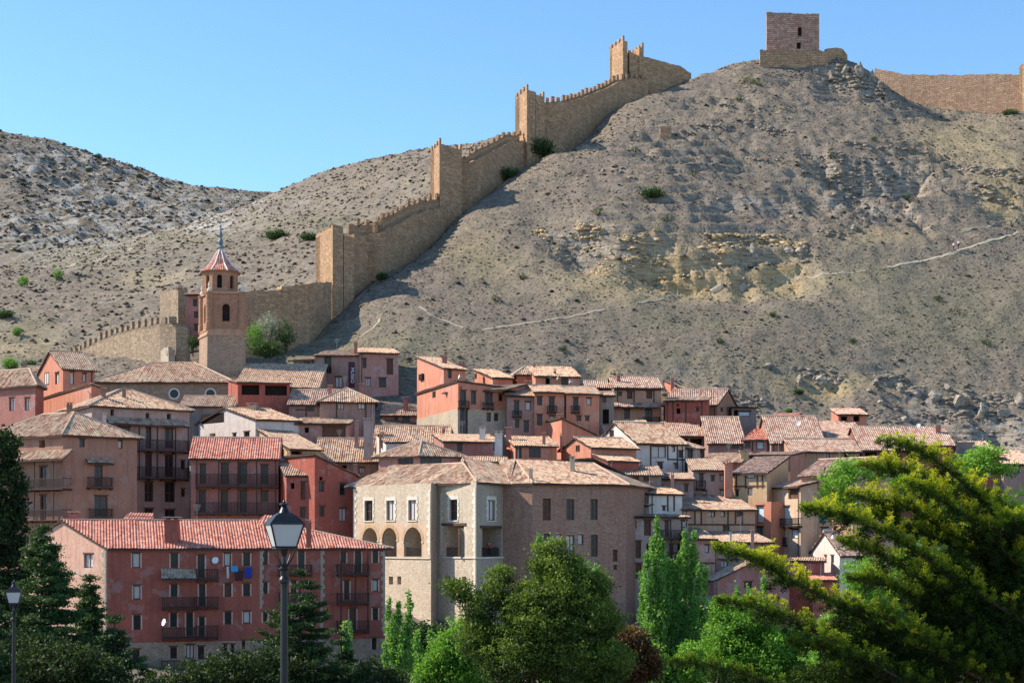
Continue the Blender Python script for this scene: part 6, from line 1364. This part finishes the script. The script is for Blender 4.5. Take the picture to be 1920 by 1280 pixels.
# ================================================================== foreground golden yew
def yew():
    D0=13.5; r=np.random.default_rng(77); zg=gr(X(2060,D0+1.5),D0+1.5); xo=X(2060,D0+1.5); org=(xo,D0+1.5,zg)
    root=empty('golden_yew',org,'golden-tipped yew tree whose long feathery boughs sweep in from the right','yew')
    trunk([Vector((xo,D0+1.5,zg-.3)),Vector((xo-.05,D0+1.5,-2.0)),Vector((xo-.08,D0+1.6,-1.0)),Vector((xo-.1,D0+1.6,-.4))],.2,.05,'barkd',root,org)
    B=[([(1652,826),(1700,836),(1750,858),(1800,900),(1850,950),(1900,1010),(1980,1080)],0,34,1.0),([(1612,872),(1660,878),(1715,888),(1770,915),(1830,960),(1900,1020)],.7,36,1.0),
     ([(1505,951),(1545,958),(1600,972),(1670,1005),(1750,1055),(1840,1115),(1960,1190)],-.2,36,1.0),([(1590,925),(1640,938),(1700,950),(1760,985),(1830,1040),(1900,1100)],.5,44,1.1),
     ([(1340,1026),(1390,1040),(1440,1062),(1500,1096),(1580,1140),(1680,1190),(1800,1250),(1900,1300)],-.5,36,1.0),([(1345,1126),(1400,1135),(1460,1155),(1530,1185),(1610,1235),(1700,1290)],-.3,30,.6),
     ([(1575,1015),(1620,1028),(1680,1055),(1750,1100),(1830,1160),(1920,1220)],.2,40,.8),([(1590,1082),(1650,1092),(1720,1120),(1800,1170),(1880,1230)],.5,40,.6),
     ([(1262,1240),(1320,1246),(1400,1265),(1480,1295)],-.6,24,.45),([(1480,1205),(1550,1215),(1640,1245),(1740,1300)],0,40,.45),([(1560,1130),(1640,1150),(1720,1190),(1820,1260)],.3,44,.6),
     ([(1700,905),(1745,925),(1800,960),(1860,1010),(1920,1070)],.3,46,.9),([(1800,905),(1840,925),(1880,960),(1940,1010)],.9,40,.6),([(1860,985),(1890,975),(1930,990),(1960,1020)],.6,36,.8),([(1620,960),(1670,975),(1740,1000),(1800,1030)],.6,44,1.0),
     ([(1740,1060),(1800,1080),(1870,1120),(1940,1180)],1.0,60,.25),([(1700,1140),(1780,1170),(1860,1220),(1930,1280)],1.0,60,.2),([(1820,1000),(1860,1040),(1900,1100),(1950,1180)],1.1,70,.15),([(1780,1210),(1850,1240),(1930,1300)],.9,60,.2),([(1650,1210),(1720,1240),(1800,1290)],.9,50,.25),([(1850,1140),(1890,1200),(1930,1270)],1.2,70,.15),([(1540,1255),(1600,1262),(1680,1290)],.4,34,.3)]
    L=[];lb=MB()
    for bi,(pts,dd,hw,gold) in enumerate(B):
        n_=len(pts); Q=np.array([[X(a,D0+dd+.25*k),D0+dd+.25*k,Z(b,D0+dd+.25*k)] for k,(a,b) in enumerate(pts)])
        for k in range(n_-1): lb.tube(Q[k],Q[k+1],.003+.0035*k,.003+.0035*(k+1),5,False)
        ln=np.linalg.norm(np.diff(Q,axis=0),axis=1).sum(); w_=hw/F*D0*.92
        # side twigs leave the bough; dense tufts sit along each twig
        nt_=int(ln*62); tc=[];tn=[];tw=[]
        for j in range(nt_):
            t=(j+r.uniform(0,1))/nt_*(n_-1)*.995; sgi=int(t); fr=t-sgi; base=Q[sgi]*(1-fr)+Q[sgi+1]*fr; fw=-(Q[sgi+1]-Q[sgi]); fw/=np.linalg.norm(fw)
            env=min(1,.18+t/(n_-1)*3.0); side=r.normal(0,1,3); side[2]=side[2]*.9+.25; side-=fw*side.dot(fw); side/=np.linalg.norm(side)
            L_=w_*env*r.uniform(.45,1.5); d=fw*r.uniform(.4,1.1)+side; d/=np.linalg.norm(d); lb.tube(base,base+d*L_,.004,.0015,3,False)
            m=max(2,int(L_/.026))
            for q in range(m):
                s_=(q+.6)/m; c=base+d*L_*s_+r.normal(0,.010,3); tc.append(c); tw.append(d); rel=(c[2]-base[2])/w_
                tn.append(.17+gold*(.62*rel+.22*s_*(.3+(rel>0))+.18*(1-t/(n_-1)))+r.normal(0,.05))  # golden new growth, plus painted shade: needles lighter above the bough, darker below
        tc=np.array(tc);tn=np.array(tn);tw=np.array(tw); per=24; n=len(tc)*per
        dv=r.normal(0,1,(n,3)); dv[:,2]=dv[:,2]*.8+.35; dv/=np.linalg.norm(dv,axis=1)[:,None]; dv=dv+np.repeat(tw,per,0)*.55; dv/=np.linalg.norm(dv,axis=1)[:,None]
        rad=r.uniform(.25,1,n)[:,None]; c=np.repeat(tc,per,0)+dv*rad*.026; nl=r.uniform(.010,.022,n)[:,None]; a=r.normal(0,1,(n,3)); sd=np.cross(a,dv); sd/=np.linalg.norm(sd,axis=1)[:,None]; h=sd*.0036
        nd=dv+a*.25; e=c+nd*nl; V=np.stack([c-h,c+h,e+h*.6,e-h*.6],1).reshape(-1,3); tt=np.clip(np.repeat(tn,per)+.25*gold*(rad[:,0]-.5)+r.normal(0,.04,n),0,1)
        L.append((V,np.arange(len(V)).reshape(-1,4),np.repeat(tt,4)))
    # inner foliage between the boughs, its shade put into a low dark tint
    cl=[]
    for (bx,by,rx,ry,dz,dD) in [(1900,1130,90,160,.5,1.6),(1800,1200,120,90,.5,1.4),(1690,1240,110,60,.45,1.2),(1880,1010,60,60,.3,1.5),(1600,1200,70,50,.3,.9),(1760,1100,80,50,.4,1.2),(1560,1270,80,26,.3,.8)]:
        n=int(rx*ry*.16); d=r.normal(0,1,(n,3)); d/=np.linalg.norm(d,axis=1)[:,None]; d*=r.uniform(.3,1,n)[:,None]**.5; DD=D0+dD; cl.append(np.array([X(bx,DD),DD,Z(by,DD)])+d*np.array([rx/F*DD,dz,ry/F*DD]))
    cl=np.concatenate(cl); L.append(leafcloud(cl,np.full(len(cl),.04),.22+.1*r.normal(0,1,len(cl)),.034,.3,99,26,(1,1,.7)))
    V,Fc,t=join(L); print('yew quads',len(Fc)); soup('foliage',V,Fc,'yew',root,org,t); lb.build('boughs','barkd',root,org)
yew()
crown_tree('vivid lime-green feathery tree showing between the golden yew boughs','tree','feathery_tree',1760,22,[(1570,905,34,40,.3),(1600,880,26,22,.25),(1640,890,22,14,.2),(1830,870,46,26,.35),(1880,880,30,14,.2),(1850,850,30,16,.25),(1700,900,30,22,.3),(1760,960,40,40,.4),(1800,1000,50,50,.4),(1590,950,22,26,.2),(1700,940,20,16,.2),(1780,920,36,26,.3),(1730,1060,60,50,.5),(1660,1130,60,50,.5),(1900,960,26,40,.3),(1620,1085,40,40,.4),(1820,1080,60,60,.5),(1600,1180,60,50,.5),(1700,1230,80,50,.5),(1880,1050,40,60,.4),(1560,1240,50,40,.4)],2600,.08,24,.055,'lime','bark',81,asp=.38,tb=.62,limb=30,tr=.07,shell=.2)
# ================================================================== street lamps
M['lampglass']=simple('frosted_lamp_glass',(.48,.49,.50),.35,0,.04,8,.5); M['lampiron']=simple('black_painted_iron',(.012,.013,.016),.38,.2,.2,8,.5)
def lamp(label,px,D,toprow,zbase,rot,k=1.0):
    x=X(px,D); s=k; zt=Z(toprow,D); org=(x,D,zbase); root=empty('street_lamp',org,label,'street lamp','black lantern street lamps'); ph=rot
    zl=zt-.13*s # top of lantern roof cowl
    def rg(h,z): return [Vector((x+math.cos(ph+math.pi/4+i*math.pi/2)*h*1.4142,D+math.sin(ph+math.pi/4+i*math.pi/2)*h*1.4142,z)) for i in range(4)]
    m=MB(); m.lathe((x,D,0),[(.012,zt),(.02,zt-.012),(.014,zt-.025),(.06*s,zt-.035),(.062*s,zt-.055),(.03*s,zt-.065),(.045*s,zt-.10),(.075*s,zt-.165)][::-1],16); m.build('finial','lampiron',root,org,smooth=True)
    m=MB(); prof=[(.075,zt-.16),(.13,zt-.20),(.205,zt-.285),(.215,zt-.295),(.215,zt-.31)]
    for j in range(len(prof)-1):
        a=rg(prof[j][0]*s,prof[j][1]);b=rg(prof[j+1][0]*s,prof[j+1][1])
        for i in range(4): q=(i+1)%4; m.face([b[i],b[q],a[q],a[i]])
    m.face(rg(.075*s,zt-.16)); m.face(rg(.214*s,zt-.31)[::-1]); m.build('roof','lampiron',root,org)
    z1,z0=zt-.312,zt-.60; A=rg(.20*s,z1);B_=rg(.125*s,z0)
    for i in range(4):
        q=(i+1)%4; g=MB(); c=Vector((x,D,0)); p=[B_[i],B_[q],A[q],A[i]]; inn=[(v-Vector((x,D,v.z)))*.97+Vector((x,D,v.z)) for v in p]; g.face(p); g.face(inn[::-1])
        for u in range(4): w_=(u+1)%4; g.face([p[w_],p[u],inn[u],inn[w_]])
        g.build('glass_pane','lampglass',root,org)
    m=MB()
    for i in range(4): q=(i+1)%4; m.tube(B_[i],A[i],.011,.013,6); m.tube(B_[i],B_[q],.012,.012,6)
    m.build('lantern_frame','lampiron',root,org)
    m=MB()
    b=rg(.128*s,z0-.004); m.face(b); m.face([v-UP*.02 for v in b][::-1])
    for i in range(4): q=(i+1)%4; m.face([b[i]-UP*.02,b[q]-UP*.02,b[q],b[i]])
    m.lathe((x,D,0),[(.02,z0-.30),(.035,z0-.22),(.03,z0-.12),(.05,z0-.06),(.07,z0-.02)],12); m.build('lantern_base','lampiron',root,org)
    for i in range(4):
        br=MB(); d=(B_[i]-Vector((x,D,B_[i].z))).normalized(); pr=None
        for j in range(7): t=j/6; p=Vector((x,D,z0-.27))+d*(.03+.13*s*math.sin(t*1.6))+UP*(.255*t); 
        pts=[Vector((x,D,z0-.27))+d*(.03+.13*s*math.sin(j/6*1.5))+UP*(.255*j/6) for j in range(7)]
        for j in range(6): br.tube(pts[j],pts[j+1],.009,.009,5)
        br.build('bracket','lampiron',root,org)
    zp=z0-.28; m=MB(); m.lathe((x,D,0),[(.20,zbase-.1),(.20,zbase+.25),(.15,zbase+.32),(.13,zbase+.9),(.09,zbase+1.0),(.06,zbase+1.1),(.055,zbase+1.6),(.045,zp-.25),(.048,zp-.2),(.07,zp-.17),(.07,zp-.14),(.05,zp-.1),(.055,zp-.03),(.08,zp),(.03,zp+.03)],16)
    m.build('post','lampiron',root,org,smooth=False); return root
lamp('near black lantern lamp post standing in front of the red apartment house',533,20.3,938,gr(X(533,20.3),20.3),R(20),1.06)
lamp('far black lantern lamp post at the left edge among the cedars',26,42,1088,gr(X(26,42),42),R(14),1.0)
# ================================================================== people, washing, car
def person(label,loc,h,face,shirt,pants,arm=0.2,hair=(.03,.02,.015),stride=.12):
    x,y,z=loc; org=(x,y,z); root=empty('person',org,label,'person'); s=h/1.72
    fx=Vector((math.cos(face),math.sin(face),0)); rt=Vector((fx.y,-fx.x,0))
    def skin(name,V,E,Rr,mat):
        me=bpy.data.meshes.new(name); me.from_pydata([tuple((rt*a+fx*b+UP*c)*s) for a,b,c in V],E,[]); o=bpy.data.objects.new(name,me); COL.objects.link(o); o.parent=root; me.materials.append(mat)
        md=o.modifiers.new('skin','SKIN'); 
        for i,rv in enumerate(Rr): me.skin_vertices[0].data[i].radius=(rv*s,rv*s)
        me.skin_vertices[0].data[0].use_root=True; o.modifiers.new('sub','SUBSURF').levels=1; o.modifiers['sub'].render_levels=2; return o
    st=stride
    V=[(0,0,.95),(0,0,1.15),(0,0,1.38),(0,.01,1.50),(0,.03,1.60),(0,.03,1.70),(-.09,0,.90),(-.10,st*.6,.50),(-.10,st-.05,.09),(-.10,st+.1,.04),(.09,0,.90),(.10,-st*.3,.50),(.10,-st-.02,.10),(.10,-st+.13,.04),(-.19,0,1.40),(-.24,-.03,1.15),(-.24,.08+arm,.95+arm*.4),(-.23,.12+arm,.88+arm*.5),(.19,0,1.40),(.24,-.03,1.15),(.24,.08+arm,.95+arm*.4),(.23,.12+arm,.88+arm*.5),(0,.125,1.60)]
    E=[(0,1),(1,2),(2,3),(3,4),(4,5),(0,6),(6,7),(7,8),(8,9),(0,10),(10,11),(11,12),(12,13),(2,14),(14,15),(15,16),(16,17),(2,18),(18,19),(19,20),(20,21),(4,22)]
    Rr=[.13,.125,.14,.055,.085,.07,.085,.058,.042,.035,.085,.058,.042,.035,.055,.042,.032,.028,.055,.042,.032,.028,.02]
    fl=simple('skin_tone',(.45,.27,.19),.6,0,.08,9); skin('body',V,E,Rr,fl)
    pick=lambda ids:[V[i] for i in ids]
    skin('shirt',pick([0,1,2,14,15,18,19]),[(0,1),(1,2),(2,3),(3,4),(2,5),(5,6)],[.145,.145,.155,.07,.055,.07,.055],simple('shirt_cloth',shirt,.9,0,.1,9))
    skin('trousers',pick([0,6,7,8,10,11,12]),[(0,1),(1,2),(2,3),(0,4),(4,5),(5,6)],[.14,.095,.07,.055,.095,.07,.055],simple('trouser_cloth',pants,.9,0,.1,9))
    skin('hair',[(0,0,1.67),(0,.01,1.72)],[(0,1)],[.095,.08],simple('hair',hair,.8,0,.1,9)); return root
def walker(px,py,h,label,face,shirt,pants):
    hh=hitnear(px,py); person(label,(hh[0],hh[1],hh[2]-.02+.12),h,face,shirt,pants)
walker(1788,474,1.65,'walker in a white top with dark trousers, left one of two on the hill path',R(200),(.7,.68,.66),(.05,.04,.05))
walker(1797,470,1.75,'walker in a pale blue top, right one of two on the hill path',R(200),(.55,.6,.7),(.03,.03,.04))
pf=Face(Vector((X(893,165.4),165.4,0)),Vector((X(943,170.6),170.6,0))); a,zf=pf.loc(917,1043,-.9); q=pf.pt(a,zf,-.9)
person('person in red top and dark trousers at the mansion loggia railing',(q.x,q.y,q.z),1.66,R(-90),(.45,.04,.04),(.02,.02,.025),.15)
f=red.fs['BC']
def cloth(x0,y0,x1,y1,col,label,cat='washing'):
    a0,a1,z0,z1=f.rect(x0,y0,x1,y1,.5); n=8; m=6; V=[];Fc=[]
    for j in range(m+1):
        for i in range(n+1):
            u=i/n; t=j/m; p=f.pt(a0+(a1-a0)*(u+.03*math.sin(t*4)*(u-.5)),z1-(z1-z0)*t*(1+.06*math.sin(u*9))-.04*math.sin(u*math.pi),.5+.05*math.sin(u*8+t*2)*t); V.append(tuple(p))
    for j in range(m):
        for i in range(n): k=j*(n+1)+i; Fc.append((k,k+1,k+n+2,k+n+1))
    o=soup('washing',V,Fc,simple('cloth',col,.9,0,.12,5),org=V[0],smooth=True); so_=o.modifiers.new('t','SOLIDIFY'); so_.thickness=.02; tag(o,label,cat,'washing hung below the upper windows')
cloth(425,1061,429,1083,(.55,.52,.48),'narrow white towel, leftmost of the washing on the red facade')
cloth(433,1060,446,1071,(.05,.30,.55),'bright blue cloth hanging second in the washing line')
cloth(441,1069,455,1087,(.05,.025,.03),'dark maroon garment hanging low in the washing line')
cloth(459,1062,472,1082,(.02,.05,.30),'deep blue sheet, rightmost of the washing on the red facade')
def car():
    D=121.0; x=X(76,D); z=gr(x,D); org=(x,D,z); root=empty('parked_car',org,'white car parked behind the cedars, glimpsed between their trunks','car')
    prof=[(-2.1,.35),(-2.15,.7),(-2.0,.95),(-1.35,1.05),(-.75,1.5),(.75,1.52),(1.35,1.1),(2.0,.95),(2.15,.7),(2.1,.35)]; w_=.86; mb=MB()
    def sec(k,o=0): return [Vector((x+a,D+(w_*(1 if b<1.06 else .8))*k+o,z+b)) for a,b in prof]
    A=sec(-1);B_=sec(1)
    for i in range(len(prof)-1): mb.face([A[i],B_[i],B_[i+1],A[i+1]][::-1])
    mb.face(A); mb.face(B_[::-1]); mb.face([A[0],B_[0],B_[-1],A[-1]]); mb.build('body','whitep',root,org)
    for q in((-1.2,-.68,-.05,.03),(.03,.68,1.2,.0)):
        g=MB(); y=D-w_*.9; x0,x1=x+q[0],x+q[2]; g.face([Vector((x+min(q[0],q[2]) ,y-.0,z+1.06)),Vector((x+max(q[0],q[2]),y,z+1.06)),Vector((x+(q[2] if q[0]<-1 else q[1]),D-w_*.8-.01,z+1.46)),Vector((x+(q[1] if q[0]<-1 else q[0]),D-w_*.8-.01,z+1.46))]); g.build('side_window','glass',root,org)
    for sx in(-1.3,1.3):
        for sy in(-1,1):
            m=MB(); m.tube((x+sx,D+sy*w_-.1*sy,z+.32),(x+sx,D+sy*w_+.03*sy,z+.32),.32,.32,18); wo=m.build('wheel','iron',root,org); m=MB(); m.tube((x+sx,D+sy*w_,z+.32),(x+sx,D+sy*w_+.04*sy,z+.32),.19,.18,12); m.build('rim','steel',wo,org)
car()
